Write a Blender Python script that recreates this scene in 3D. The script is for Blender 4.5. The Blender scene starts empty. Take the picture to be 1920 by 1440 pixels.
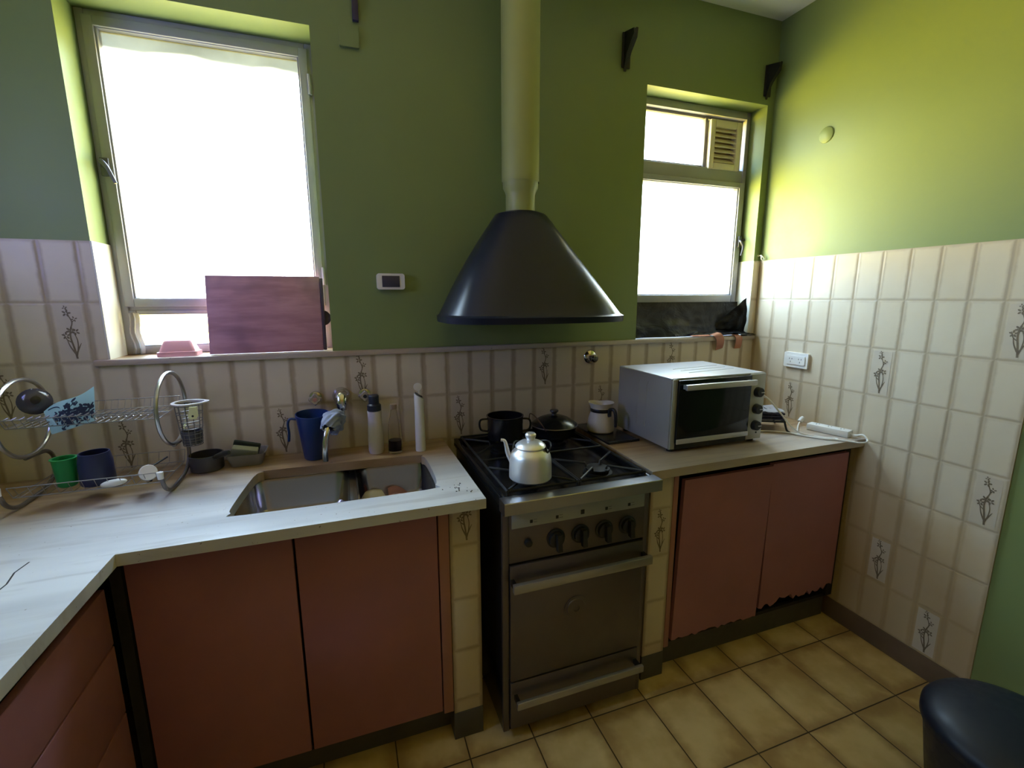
import bpy, bmesh, math, random
from mathutils import Vector, Matrix, noise
S = bpy.context.scene
COL = S.collection
# ---------------------------------------------------------------- camera
cam_d = bpy.data.cameras.new('camera'); cam = bpy.data.objects.new('camera', cam_d); COL.objects.link(cam)
cam_d.sensor_fit = 'HORIZONTAL'; cam_d.sensor_width = 36.0
cam_d.lens = 36.0 * 873.8 / 1920.0
cam_d.clip_start = 0.02
_yaw, _pi, _ro = .342, .1859, -.002
_f = Vector((math.sin(_yaw)*math.cos(_pi), math.cos(_yaw)*math.cos(_pi), -math.sin(_pi)))
_r = Vector((math.cos(_yaw), -math.sin(_yaw), 0)); _u = _r.cross(_f)
_r2 = math.cos(_ro)*_r + math.sin(_ro)*_u; _u2 = -math.sin(_ro)*_r + math.cos(_ro)*_u
M = Matrix((_r2, _u2, -_f)).transposed().to_4x4(); M.translation = Vector((.4067, -1.9708, 1.513))
cam.matrix_world = M
S.camera = cam
# ---------------------------------------------------------------- sky
EXPO = 0.0
SKY = 31.0
W = bpy.data.worlds.new('sky'); S.world = W; W.use_nodes = True
nt = W.node_tree; nt.nodes.clear()
def wn(t, **k):
    n = nt.nodes.new(t)
    for a, b in k.items(): setattr(n, a, b)
    return n
tc = wn('ShaderNodeTexCoord'); sx = wn('ShaderNodeSeparateXYZ'); nt.links.new(tc.outputs['Generated'], sx.inputs[0])
rz = wn('ShaderNodeValToRGB'); mr = wn('ShaderNodeMapRange'); mr.inputs['From Min'].default_value = -1; mr.inputs['From Max'].default_value = 1
nt.links.new(sx.outputs['Z'], mr.inputs['Value']); nt.links.new(mr.outputs[0], rz.inputs[0])
e = rz.color_ramp.elements
e[0].position = 0.0; e[0].color = (.10, .08, .03, 1)          # shaded strip at the foot of the wall
e[1].position = 1.0; e[1].color = (.52, .82, 1.30, 1)
for p_, c_ in ((.20, (.25, .19, .04, 1)), (.30, (2.0, 1.5, .12, 1)), (.41, (2.3, 1.8, .18, 1)), (.475, (1.2, 1.0, .36, 1)), (.505, (.62, .65, .64, 1)), (.56, (.56, .82, 1.08, 1)), (.75, (.60, .95, 1.42, 1))):
    q_ = e.new(p_); q_.color = c_
bl = wn('ShaderNodeMapRange'); bl.inputs['From Min'].default_value = 0; bl.inputs['From Max'].default_value = .2
ngy = wn('ShaderNodeMath', operation='MULTIPLY'); ngy.inputs[1].default_value = -1; nt.links.new(sx.outputs['Y'], ngy.inputs[0]); nt.links.new(ngy.outputs[0], bl.inputs['Value'])
mx = wn('ShaderNodeMix', data_type='RGBA'); nt.links.new(bl.outputs[0], mx.inputs[0])
nt.links.new(rz.outputs[0], mx.inputs[6]); mx.inputs[7].default_value = (.125, .145, .52, 1)   # blue sky on this side, set as cool fill through the added window
bg = wn('ShaderNodeBackground'); bg.inputs[1].default_value = SKY
fx = wn('ShaderNodeMapRange', interpolation_type='SMOOTHSTEP'); nt.links.new(sx.outputs['X'], fx.inputs[0])   # sky dimmed towards +x to keep the big window's left reveal darker
fx.inputs[1].default_value = .0; fx.inputs[2].default_value = .55; fx.inputs[3].default_value = 1.0; fx.inputs[4].default_value = .34
mfx = wn('ShaderNodeVectorMath', operation='SCALE'); nt.links.new(mx.outputs[2], mfx.inputs[0]); nt.links.new(fx.outputs[0], mfx.inputs['Scale'])
nt.links.new(mfx.outputs[0], bg.inputs[0]); wo = wn('ShaderNodeOutputWorld'); nt.links.new(bg.outputs[0], wo.inputs[0])
def portal(name, loc, rot, w, h):
    l = bpy.data.lights.new(name, 'AREA'); l.shape = 'RECTANGLE'; l.size = w; l.size_y = h
    l.cycles.is_portal = True
    o = bpy.data.objects.new(name, l); COL.objects.link(o); o.location = loc; o.rotation_euler = rot
portal('daylight_portal', (-.006, .19, 1.88), (math.radians(-90), 0, 0), .74, 1.16)
portal('daylight_portal', (2.115, .19, 1.88), (math.radians(-90), 0, 0), .74, 1.16)
portal('daylight_portal', (-1.05, -.72, 1.80), (0, math.radians(-90), 0), .9, .7)
S.view_settings.view_transform = 'Standard'; S.view_settings.look = 'None'
S.view_settings.gamma = 1; S.view_settings.use_curve_mapping = False
S.view_settings.exposure = EXPO
S.cycles.use_denoising = True
S.cycles.max_bounces = 10; S.cycles.diffuse_bounces = 6; S.cycles.transparent_max_bounces = 12
S.cycles.sample_clamp_indirect = 8
S.cycles.caustics_reflective = False; S.cycles.caustics_refractive = False
# ---------------------------------------------------------------- mesh builder
WL = {}
class MB:
    def __init__(s): s.bm = bmesh.new()
    def _mi(s, faces, mi):
        for f in faces: f.material_index = mi
    def box(s, x0, x1, y0, y1, z0, z1, bev=0, mi=0, seg=2, mat=None):
        b = bmesh.new(); bmesh.ops.create_cube(b, size=1)
        for v in b.verts:
            v.co = Vector(((v.co.x+.5)*(x1-x0)+x0, (v.co.y+.5)*(y1-y0)+y0, (v.co.z+.5)*(z1-z0)+z0))
        if bev: bmesh.ops.bevel(b, geom=b.edges[:], offset=bev, segments=seg, affect='EDGES', profile=.5)
        if mat: bmesh.ops.transform(b, matrix=mat, verts=b.verts)
        s.add(b, mi); return s
    def add(s, b, mi=0):
        mp = {}
        for v in b.verts: mp[v] = s.bm.verts.new(v.co)
        for f in b.faces:
            try:
                g = s.bm.faces.new([mp[v] for v in f.verts]); g.material_index = mi
            except ValueError: pass
        b.free()
    def ring(s, pts): return [s.bm.verts.new(p) for p in pts]
    def bridge(s, a, b, mi=0, closed=True):
        n = len(a); 
        for i in range(n if closed else n-1):
            try:
                f = s.bm.faces.new((a[i], a[(i+1) % n], b[(i+1) % n], b[i])); f.material_index = mi
            except ValueError: pass
    def cap(s, a, mi=0, flip=False):
        try:
            f = s.bm.faces.new(a[::-1] if flip else a); f.material_index = mi
        except ValueError: pass
    def loft(s, rings, caps=True, mi=0):
        rr = [s.ring(r) for r in rings]
        for a, b in zip(rr, rr[1:]): s.bridge(a, b, mi)
        if caps: s.cap(rr[0], mi, True); s.cap(rr[-1], mi)
        return s
    def lathe(s, prof, c, seg=32, axis='z', caps=True, mi=0, sy=1):
        rings = []
        for r, h in prof:
            pts = []
            for i in range(seg):
                a = 2*math.pi*i/seg; u, v = r*math.cos(a), r*math.sin(a)*sy
                if axis == 'z': pts.append((c[0]+u, c[1]+v, c[2]+h))
                elif axis == 'y': pts.append((c[0]+u, c[1]+h, c[2]+v))
                else: pts.append((c[0]+h, c[1]+u, c[2]+v))
            rings.append(pts)
        return s.loft(rings, caps, mi)
    def tube(s, pts, r, seg=8, closed=False, mi=0, smooth=0, flat=1.0):
        P = [Vector(p) for p in pts]
        if smooth: P = catmull(P, smooth, closed)
        n = len(P); R = r if isinstance(r, (list, tuple)) else None
        rings = []; prev = None
        for i in range(n):
            if closed: t = P[(i+1) % n]-P[i-1]
            else: t = P[min(i+1, n-1)]-P[max(i-1, 0)]
            if t.length < 1e-9: t = Vector((0, 0, 1))
            t.normalize()
            if prev is None:
                a = Vector((0, 0, 1)) if abs(t.z) < .9 else Vector((1, 0, 0))
                nrm = (a - t*a.dot(t)).normalized()
            else:
                nrm = prev - t*prev.dot(t)
                nrm = nrm.normalized() if nrm.length > 1e-6 else prev
            prev = nrm; b = t.cross(nrm)
            if R: k = i/(n-1)*(len(R)-1); j = min(int(k), len(R)-2); rad = R[j]+(R[j+1]-R[j])*(k-j)
            else: rad = r
            rings.append([P[i]+nrm*math.cos(2*math.pi*q/seg)*rad+b*math.sin(2*math.pi*q/seg)*rad*flat for q in range(seg)])
        rr = [s.ring(x) for x in rings]
        for a, b in zip(rr, rr[1:]): s.bridge(a, b, mi)
        if closed: s.bridge(rr[-1], rr[0], mi)
        else: s.cap(rr[0], mi, True); s.cap(rr[-1], mi)
        return s
    def prism(s, poly, axis, a, b, mi=0, mat=None):
        def P(u, v, w):
            p = {'x': (w, u, v), 'y': (u, w, v), 'z': (u, v, w)}[axis]
            return mat @ Vector(p) if mat else p
        r0 = s.ring([P(u, v, a) for u, v in poly]); r1 = s.ring([P(u, v, b) for u, v in poly])
        s.bridge(r0, r1, mi); s.cap(r0, mi, True); s.cap(r1, mi); return s
    def grid(s, fn, nu, nv, mi=0, thick=0):
        V = [[s.bm.verts.new(fn(i/nu, j/nv)) for j in range(nv+1)] for i in range(nu+1)]
        fs = []
        for i in range(nu):
            for j in range(nv):
                f = s.bm.faces.new((V[i][j], V[i+1][j], V[i+1][j+1], V[i][j+1])); f.material_index = mi; fs.append(f)
        if thick: bmesh.ops.solidify(s.bm, geom=fs, thickness=thick)
        return s
    def poly(s, pts, mi=0): s.cap(s.ring(pts), mi); return s
def catmull(P, k, closed=False):
    out = []; n = len(P)
    rng = n if closed else n-1
    for i in range(rng):
        g = (lambda j: P[j % n]) if closed else (lambda j: P[max(0, min(n-1, j))])
        a, b, c, d = g(i-1), g(i), g(i+1), g(i+2)
        for q in range(k):
            t = q/k
            out.append(.5*((2*b)+(-a+c)*t+(2*a-5*b+4*c-d)*t*t+(-a+3*b-3*c+d)*t**3))
    if not closed: out.append(P[-1].copy())
    return out
def rrect(x0, x1, y0, y1, r, n=5):
    out = []
    for cx, cy, a0 in ((x1-r, y1-r, 0), (x0+r, y1-r, 90), (x0+r, y0+r, 180), (x1-r, y0+r, 270)):
        for i in range(n+1):
            a = math.radians(a0+90*i/n); out.append((cx+r*math.cos(a), cy+r*math.sin(a)))
    return out
def obj(name, mb, mats, parent=None, loc=None, ang=35, label=None):
    me = bpy.data.meshes.new(name)
    bm = mb.bm
    bmesh.ops.recalc_face_normals(bm, faces=bm.faces)
    if loc is None:
        if parent is not None: loc = WL[parent.name]
        else:
            xs = [v.co.x for v in bm.verts]; ys = [v.co.y for v in bm.verts]; zs = [v.co.z for v in bm.verts]
            loc = ((min(xs)+max(xs))/2, (min(ys)+max(ys))/2, min(zs))
    L = Vector(loc)
    for v in bm.verts: v.co -= L
    for f in bm.faces: f.smooth = True
    bm.to_mesh(me); bm.free()
    try: me.set_sharp_from_angle(angle=math.radians(ang))
    except Exception: pass
    for m in (mats if isinstance(mats, (list, tuple)) else [mats]): me.materials.append(m)
    o = bpy.data.objects.new(name, me); COL.objects.link(o)
    if parent is not None:
        o.parent = parent; o.location = L - Vector(WL[parent.name])
    else: o.location = L
    WL[o.name] = tuple(L)
    if label: o['label'] = label
    return o
def tag(o, label, cat, group=None):
    o['label'] = label; o['category'] = cat
    if group: o['group'] = group
    return o
def thing(name, label, cat, loc, group=None):
    o = bpy.data.objects.new(name, None); COL.objects.link(o); o.location = loc; o.empty_display_size = .05
    WL[o.name] = tuple(loc); return tag(o, label, cat, group)
def struct(o): o['kind'] = 'structure'; return o
def sthing(name, loc):
    o = bpy.data.objects.new(name, None); COL.objects.link(o); o.location = loc; o.empty_display_size = .05
    WL[o.name] = tuple(loc); return struct(o)
def move_copy(src, d, label=None, group=None):
    r = src.copy(); COL.objects.link(r); r.location = src.location + Vector(d)
    WL[r.name] = tuple(Vector(WL[src.name])+Vector(d))
    if label: r['label'] = label
    if group: r['group'] = group
    for ch in list(src.children):
        c = ch.copy(); COL.objects.link(c); c.parent = r
        for g in ch.children:
            h = g.copy(); COL.objects.link(h); h.parent = c
    return r
# ---------------------------------------------------------------- materials
def srgb(*c): return tuple(((v/255)/12.92 if v/255 <= .04045 else ((v/255+.055)/1.055)**2.4) for v in c)
class Mat:
    def __init__(s, name):
        s.m = bpy.data.materials.new(name); s.m.use_nodes = True; s.t = s.m.node_tree; s.t.nodes.clear()
        s.out = s.n('ShaderNodeOutputMaterial'); s.b = s.n('ShaderNodeBsdfPrincipled'); s.t.links.new(s.b.outputs[0], s.out.inputs[0])
    def n(s, t, **k):
        x = s.t.nodes.new(t)
        for a, b in k.items(): setattr(x, a, b)
        return x
    def l(s, a, b): s.t.links.new(a, b)
    def val(s, x, inp):
        if hasattr(x, 'is_linked') or hasattr(x, 'links'): s.l(x, inp)
        else: inp.default_value = x
    def math(s, op, a, b=0, c=0, clamp=False):
        x = s.n('ShaderNodeMath', operation=op, use_clamp=clamp)
        s.val(a, x.inputs[0]); s.val(b, x.inputs[1]); s.val(c, x.inputs[2]); return x.outputs[0]
    def mr(s, v, a, b, c=0, d=1, smooth=True):
        x = s.n('ShaderNodeMapRange', interpolation_type='SMOOTHSTEP' if smooth else 'LINEAR')
        s.val(v, x.inputs[0]); x.inputs[1].default_value = a; x.inputs[2].default_value = b
        x.inputs[3].default_value = c; x.inputs[4].default_value = d; return x.outputs[0]
    def mix(s, f, a, b, mode='MIX'):
        x = s.n('ShaderNodeMix', data_type='RGBA', blend_type=mode); s.val(f, x.inputs[0])
        for v, i in ((a, 6), (b, 7)):
            if isinstance(v, tuple): x.inputs[i].default_value = (*v[:3], 1)
            else: s.l(v, x.inputs[i])
        return x.outputs[2]
    def noise(s, scale, detail=4, rough=.55, vec=None, dist=0):
        x = s.n('ShaderNodeTexNoise'); x.inputs['Scale'].default_value = scale; x.inputs['Detail'].default_value = detail
        x.inputs['Roughness'].default_value = rough; x.inputs['Distortion'].default_value = dist
        s.l(vec if vec is not None else s.pos(), x.inputs['Vector']); return x.outputs[0]
    def pos(s):
        if not hasattr(s, '_p'):
            s._p = s.n('ShaderNodeNewGeometry').outputs['Position']
        return s._p
    def xyz(s):
        if not hasattr(s, '_x'):
            q = s.n('ShaderNodeSeparateXYZ'); s.l(s.pos(), q.inputs[0]); s._x = q.outputs
        return s._x
    def scl(s, x, y, z):
        q = s.n('ShaderNodeVectorMath', operation='MULTIPLY'); s.l(s.pos(), q.inputs[0]); q.inputs[1].default_value = (x, y, z); return q.outputs[0]
    def set(s, **k):
        for a, v in k.items():
            nm = {'color': 'Base Color', 'rough': 'Roughness', 'metal': 'Metallic', 'trans': 'Transmission Weight', 'ior': 'IOR',
                  'coat': 'Coat Weight', 'spec': 'Specular IOR Level', 'alpha': 'Alpha', 'sheen': 'Sheen Weight', 'coatr': 'Coat Roughness', 'normal': 'Normal'}[a]
            i = s.b.inputs[nm]
            if isinstance(v, tuple): i.default_value = (*v[:3], 1)
            elif isinstance(v, (int, float)): i.default_value = v
            else: s.l(v, i)
        return s
    def bump(s, h, strength=.3, dist=.002):
        x = s.n('ShaderNodeBump'); x.inputs['Strength'].default_value = strength; x.inputs['Distance'].default_value = dist
        s.l(h, x.inputs['Height']); s.l(x.outputs[0], s.b.inputs['Normal']); return s
def simple(name, col, rough=.5, metal=0, var=.12, scale=14, coat=0, bump=0, **k):
    m = Mat(name); c = col
    f = m.noise(scale, 3)
    a = tuple(min(1, v*(1-var)) for v in c); b = tuple(min(1, v*(1+var)) for v in c)
    m.set(color=m.mix(f, a, b), metal=metal, coat=coat, **k)
    if rough < .36: m.set(rough=rough)
    else: m.set(rough=m.mr(m.noise(scale*2.3, 3), .2, .8, rough-.06, min(1, rough+.08)))
    if bump: m.bump(m.noise(scale*12, 2), bump, .001)
    return m.m
# ---------------------------------------------------------------- room materials
XR = 2.513; ZC = 2.83; YF = -3.3; XL = -.86; TW = .1012
def tile_mat(name, axis, off, w, zoff=1.695, h=.2, sign=1, eg=.70, grease=0):
    m = Mat(name); X = m.xyz()[0 if axis == 'x' else 1]; Z = m.xyz()[2]
    u = m.math('DIVIDE', m.math('MULTIPLY', m.math('SUBTRACT', X, off), sign), w)
    v = m.math('DIVIDE', m.math('SUBTRACT', zoff, Z), h)
    fu = m.math('FRACT', u); fv = m.math('FRACT', v)
    du = m.math('MULTIPLY', m.math('MINIMUM', fu, m.math('SUBTRACT', 1, fu)), w)
    dv = m.math('MULTIPLY', m.math('MINIMUM', fv, m.math('SUBTRACT', 1, fv)), h)
    comb = m.n('ShaderNodeCombineXYZ'); m.l(m.math('FLOOR', u), comb.inputs[0]); m.l(m.math('FLOOR', v), comb.inputs[1])
    wn_ = m.n('ShaderNodeTexWhiteNoise'); m.l(comb.outputs[0], wn_.inputs[0])
    wob = m.math('MULTIPLY', m.math('SUBTRACT', m.noise(26, 3), .5), .010)
    eu = m.mr(m.math('ADD', du, wob), .004, .017, 1, 0)         # browner glaze towards the long edges
    ev = m.mr(m.math('ADD', dv, wob), .001, .013, 1, 0)
    edge = m.math('MAXIMUM', eu, m.math('MULTIPLY', ev, .7))
    base = m.mix(m.noise(9, 4), (.60, .53, .40), (.68, .61, .48))
    base = m.mix(m.math('MULTIPLY', wn_.outputs[0], .28), base, (.50, .39, .24))
    c = m.mix(m.math('MULTIPLY', edge, eg), base, (.30, .215, .125))
    if grease:      # old brown grease stains low down beside the cabinet
        st = m.mr(m.math('ADD', m.math('ADD', m.math('MULTIPLY', Z, -1.1), m.math('MULTIPLY', X, .55)), m.math('MULTIPLY', m.noise(2.6, 4), 1.3)), -.75, -.15)
        c = m.mix(m.math('MULTIPLY', st, grease), c, (.42, .28, .12))
    g = m.math('MAXIMUM', m.mr(du, .0006, .0013, 1, 0), m.mr(dv, .0006, .0013, 1, 0))
    c = m.mix(m.math('MULTIPLY', g, .55), c, (.40, .33, .22))
    m.set(color=c, rough=m.mr(m.noise(30, 3), .3, .7, .29, .40), spec=.5)
    hgt = m.math('ADD', m.math('MINIMUM', m.mr(du, 0, .008), m.mr(dv, 0, .008)), m.math('MULTIPLY', m.noise(30, 2), .10))
    m.bump(hgt, .35, .002)
    return m.m
m_tile_b = tile_mat('glazed_tile_back', 'x', 0, TW)
m_tile_r = tile_mat('glazed_tile_right', 'y', -.1171, TW, sign=-1, eg=.55, grease=.6)
m_tile_p = tile_mat('glazed_tile_pier_left', 'x', .675, .102, zoff=.92, h=.1915)
m_tile_q = tile_mat('glazed_tile_pier_right', 'x', 1.431, .102, zoff=.92, h=.1915)
m_decor = simple('printed_flower_brown', (.17, .13, .085), .35, var=.3, scale=60)
m_decor_bg = simple('pale_flower_tile_glaze', (.56, .49, .39), .34, var=.08, scale=20)
m_paint = Mat('green_wall_paint')
_n = m_paint.noise(2.2, 3)
m_paint.set(color=m_paint.mix(_n, (.18, .24, .088), (.205, .27, .105)), rough=m_paint.mr(m_paint.noise(5, 3), .3, .7, .42, .55), spec=.45)
m_paint.bump(m_paint.noise(60, 3), .12, .002)
m_paint = m_paint.m
m_ceil = simple('white_ceiling_paint', (.72, .72, .70), .8, var=.03, scale=3)
m_white = simple('old_white_enamel_frame', (.33, .335, .39), .38, var=.10, scale=9, bump=.08)
m_jamb = simple('pale_reveal_tile', (.68, .67, .58), .35, var=.06, scale=8)
m_out = simple('light_fin_render', (.6, .58, .52), .9)
# floor
fm = Mat('ochre_floor_tile')
FX, FY, FW, FL = .7083, -.705, .2292, .3084
u = fm.math('DIVIDE', fm.math('SUBTRACT', fm.xyz()[0], FX), FW); v = fm.math('DIVIDE', fm.math('SUBTRACT', fm.xyz()[1], FY), FL)
fu = fm.math('FRACT', u); fv = fm.math('FRACT', v)
du = fm.math('MULTIPLY', fm.math('MINIMUM', fu, fm.math('SUBTRACT', 1, fu)), FW); dv = fm.math('MULTIPLY', fm.math('MINIMUM', fv, fm.math('SUBTRACT', 1, fv)), FL)
cb = fm.n('ShaderNodeCombineXYZ'); fm.l(fm.math('FLOOR', u), cb.inputs[0]); fm.l(fm.math('FLOOR', v), cb.inputs[1])
wt = fm.n('ShaderNodeTexWhiteNoise'); fm.l(cb.outputs[0], wt.inputs[0])
d = fm.math('MINIMUM', du, dv)
off = fm.n('ShaderNodeVectorMath', operation='MULTIPLY_ADD'); fm.l(wt.outputs['Color'], off.inputs[0]); off.inputs[1].default_value = (5, 5, 5); fm.l(fm.pos(), off.inputs[2])
cloud = fm.noise(5.5, 4, .6, vec=off.outputs[0])
base = fm.mix(fm.mr(cloud, .3, .7), (.52, .37, .15), (.68, .52, .25))
eb = fm.mr(fm.math('ADD', d, fm.math('MULTIPLY', fm.math('SUBTRACT', cloud, .5), .11)), .0, .055, 1, 0)
base = fm.mix(fm.math('MULTIPLY', eb, .62), base, (.27, .155, .05))
base = fm.mix(fm.mr(d, .0014, .0028, 1, 0), base, (.045, .028, .012))
fm.set(color=base, rough=fm.mr(fm.noise(16, 4), .3, .7, .34, .52)); fm.bump(fm.mr(d, 0, .004), .4, .002)
m_floor = fm.m
# marble: white with grey veins, yellow-brown staining towards the wall
def marble(name, warm=.0, y0=-.52, y1=-.22):
    m = Mat(name)
    n1 = m.noise(1.0, 4, .5, vec=m.scl(1.1, 5.5, 4)); n2 = m.noise(1.0, 5, .55, vec=m.scl(2.0, 22, 9), dist=.3); n3 = m.noise(1.6, 3)
    c = m.mix(m.mr(n1, .35, .65), (.42, .42, .42), (.57, .565, .55))
    c = m.mix(m.math('MULTIPLY', m.mr(n2, .54, .66), .5), c, (.36, .34, .32))
    stain = m.mr(m.math('ADD', m.xyz()[1], m.math('MULTIPLY', m.math('SUBTRACT', n3, .5), .7)), y0, y1)
    stain = m.math('ADD', m.math('MULTIPLY', stain, .95), warm, clamp=True)
    c = m.mix(stain, c, m.mix(m.mr(n2, .3, .7), (.43, .30, .16), (.26, .155, .075)))
    c = m.mix(m.mr(m.noise(90, 2), .71, .75), c, (.20, .16, .12))
    m.set(color=c, rough=m.mr(m.noise(14, 3), .3, .7, .30, .40)); m.bump(m.noise(12, 3), .05, .002)
    return m.m
m_marble = marble('worn_white_marble'); m_marble_r = marble('worn_white_marble_right', .45, -.66, -.30); m_marble_s = marble('marble_sill', .25, -.2, .3)
# ---------------------------------------------------------------- room shell
W1 = (-.367, .355); W2 = (1.758, 2.47); ZS, ZT = 1.28, 2.449; TH = .26
mb = MB()
for x0, x1, z0, z1 in ((XL-.2, W1[0], 0, ZC), (W1[1], W2[0], 0, ZC), (W2[1], XR+.2, 0, ZC), (W1[0], W1[1], 0, ZS), (W1[0], W1[1], ZT, ZC), (W2[0], W2[1], 0, ZS), (W2[0], W2[1], ZT, ZC)):
    mb.box(x0, x1, 0, TH, z0, z1)
wb = struct(obj('wall_back', mb, m_paint, loc=(0, 0, 0)))
def flower(mb, org, ux, nrm, mi=1, bgmi=None):
    """printed flower on one tile; org = lower left corner of the tile, ux along its width"""
    O = Vector(org); U = Vector(ux); N = Vector(nrm); Z = Vector((0, 0, 1))
    def P(s, t, k=.0011): return O+U*s*.1+Z*t*.2+N*k
    if bgmi is not None: mb.poly([P(a, b, .0006) for a, b in ((.14, .05), (.86, .05), (.86, .95), (.14, .95))], bgmi)
    def stroke(pts, w0, w1):
        Q = catmull([Vector((a, b*2, 0)) for a, b in pts], 5); n = len(Q)
        for i in range(n-1):
            t = (Q[i+1]-Q[i]).normalized(); pr = Vector((-t.y, t.x, 0))
            k0 = (w0+(w1-w0)*i/(n-1)); k1 = (w0+(w1-w0)*(i+1)/(n-1))
            a, b, c, d = Q[i]+pr*k0, Q[i]-pr*k0, Q[i+1]-pr*k1, Q[i+1]+pr*k1
            mb.poly([P(q.x, q.y/2, .0011+i*1e-6) for q in (a, b, c, d)], mi)
    def blob(x, y, r, n=5, ph=.3):
        for i in range(n):
            a = ph+2*math.pi*i/n
            cx, cy = x+.75*r*math.cos(a), y*2+.75*r*math.sin(a)
            pts = []
            for k in range(6):
                b = 2*math.pi*k/6; e1, e2 = .55*r*math.cos(b), .30*r*math.sin(b)
                pts.append(P(cx+e1*math.cos(a)-e2*math.sin(a), (cy+e1*math.sin(a)+e2*math.cos(a))/2, .0013+i*1e-6))
            mb.poly(pts, mi)
    stroke([(.56, .07), (.52, .25), (.47, .42), (.50, .56), (.57, .68), (.50, .80), (.46, .92)], .030, .012)
    stroke([(.55, .10), (.62, .24), (.64, .38), (.58, .50)], .022, .010)
    stroke([(.53, .16), (.42, .28), (.36, .42)], .028, .008)
    stroke([(.55, .14), (.66, .26), (.73, .33)], .030, .006)
    stroke([(.50, .34), (.36, .40), (.30, .50)], .022, .006)
    stroke([(.57, .68), (.64, .72)], .018, .008)
    blob(.36, .46, .10); blob(.50, .54, .11, 6); blob(.62, .52, .10, 5, .8); blob(.64, .735, .075, 4); blob(.46, .83, .10, 5, .1); blob(.44, .92, .06, 4)
mb = MB(); TT = .006
# right of window, below the ledge, left of window 1
mb.box(XL, XR, -TT, 0, .80, ZS); mb.box(XL, W1[0], -TT, 0, ZS, 1.695); mb.box(W2[1], XR-.0, -TT, 0, ZS, 1.695)
for x, row in ((-.46, 1), (-.36, 3), (.45, 2), (.15, 3), (1.26, 2), (.85, 3), (1.97, 2), (1.568, 3), (-.67, 2)):
    cI = math.floor(x/TW)
    flower(mb, (cI*TW, -TT, 1.695-.2*(row+1)), (1, 0, 0), (0, -1, 0), 1, 2)
obj('tiling', mb, [m_tile_b, m_decor, m_decor_bg], wb, label='cream glazed tiles with brown edges and printed flowers')
mb = MB().box(XR, XR+.2, YF-.2, TH, 0, ZC); wr = struct(obj('wall_right', mb, m_paint, loc=(XR, 0, 0)))
mb = MB(); YE = -(.1171+TW*10)
mb.box(XR-TT, XR, YE, 0, .095, 1.695)
for y, row in ((-.672, 2), (-1.063, 1), (-1.08, 4), (-.778, 6), (-.981, 7), (-.276, 3)):
    j = math.floor((-y-.1171)/TW)
    flower(mb, (XR-TT, -.1171-TW*j, 1.695-.2*(row+1)), (0, -1, 0), (-1, 0, 0), 1, 2)
obj('tiling', mb, [m_tile_r, m_decor, m_decor_bg], wr, label='cream glazed tiles with brown edges and printed flowers')
# left wall with an added, unseen side window that lets in cool fill light
W3 = (-1.02, -.37, 1.55, 2.25)
mb = MB()
mb.box(XL-.2, XL, YF-.2, W3[0], 0, ZC); mb.box(XL-.2, XL, W3[1], 0, 0, ZC); mb.box(XL-.2, XL, W3[0], W3[1], 0, W3[2]); mb.box(XL-.2, XL, W3[0], W3[1], W3[3], ZC)
struct(obj('wall_left', mb, m_paint, loc=(XL, 0, 0)))
m_far = simple('brown_far_wall', (.30, .21, .15), .7)
struct(obj('wall_front', MB().box(XL, XR, YF-.2, YF, 0, ZC), m_far, loc=(0, YF, 0)))
struct(obj('ceiling', MB().box(XL-.2, XR+.2, YF-.2, TH, ZC, ZC+.15), m_ceil))
struct(obj('floor', MB().box(XL-.2, XR+.2, YF-.2, TH, -.1, 0), m_floor, loc=(0, 0, 0)))
m_skirt = simple('dark_brown_skirting_tile', (.15, .10, .065), .35, var=.25, scale=8)
struct(obj('baseboard_right', MB().box(XR-.010, XR, -3.3, -.0, 0, .095, .002), m_skirt))
# marble ledge under both windows (runs the whole back wall)
mb = MB(); mb.box(-.405, XR-.006, -.020, -.0005, 1.281, 1.302, .003)
mb.box(W1[0]+.001, W1[1]-.001, -.002, .20, 1.281, 1.302); mb.box(W2[0]+.001, W2[1]-.001, -.002, .20, 1.281, 1.302)
struct(obj('trim_1', mb, m_marble_s))
# tiled reveals below 1.695
mb = MB(); mb.box(W1[0]+.0005, W1[0]+.006, -.006, .134, 1.302, 1.695); mb.box(W2[1]-.006, W2[1]-.0005, -.006, .10, 1.302, 1.695)
struct(obj('trim_2', mb, m_jamb))
# tiled piers either side of the cooker
m_kick = simple('dark_grey_toe_kick', (.075, .072, .062), .5, var=.25, scale=10)
for nm, x0, x1, mt, rows in (('trim_3', .676, .777, m_tile_p, (0,)), ('trim_4', 1.431, 1.532, m_tile_q, (1,))):
    mb = MB(); mb.box(x0, x1, -.62, -.007, .105, .869, .002, mi=0)
    mb.box(x0-.001, x1+.001, -.622, -.006, 0, .105, .002, mi=3)
    for rw in rows: flower(mb, (x0, -.62, .92-.1915*(rw+1)), (1, 0, 0), (0, -1, 0), 1, 2)
    bmesh.ops.bisect_plane(mb.bm, geom=mb.bm.verts[:]+mb.bm.edges[:]+mb.bm.faces[:], plane_co=(0, 0, .8675), plane_no=(0, 0, 1), clear_outer=True)
    struct(obj(nm, mb, [mt, m_decor, m_decor_bg, m_kick]))
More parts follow.
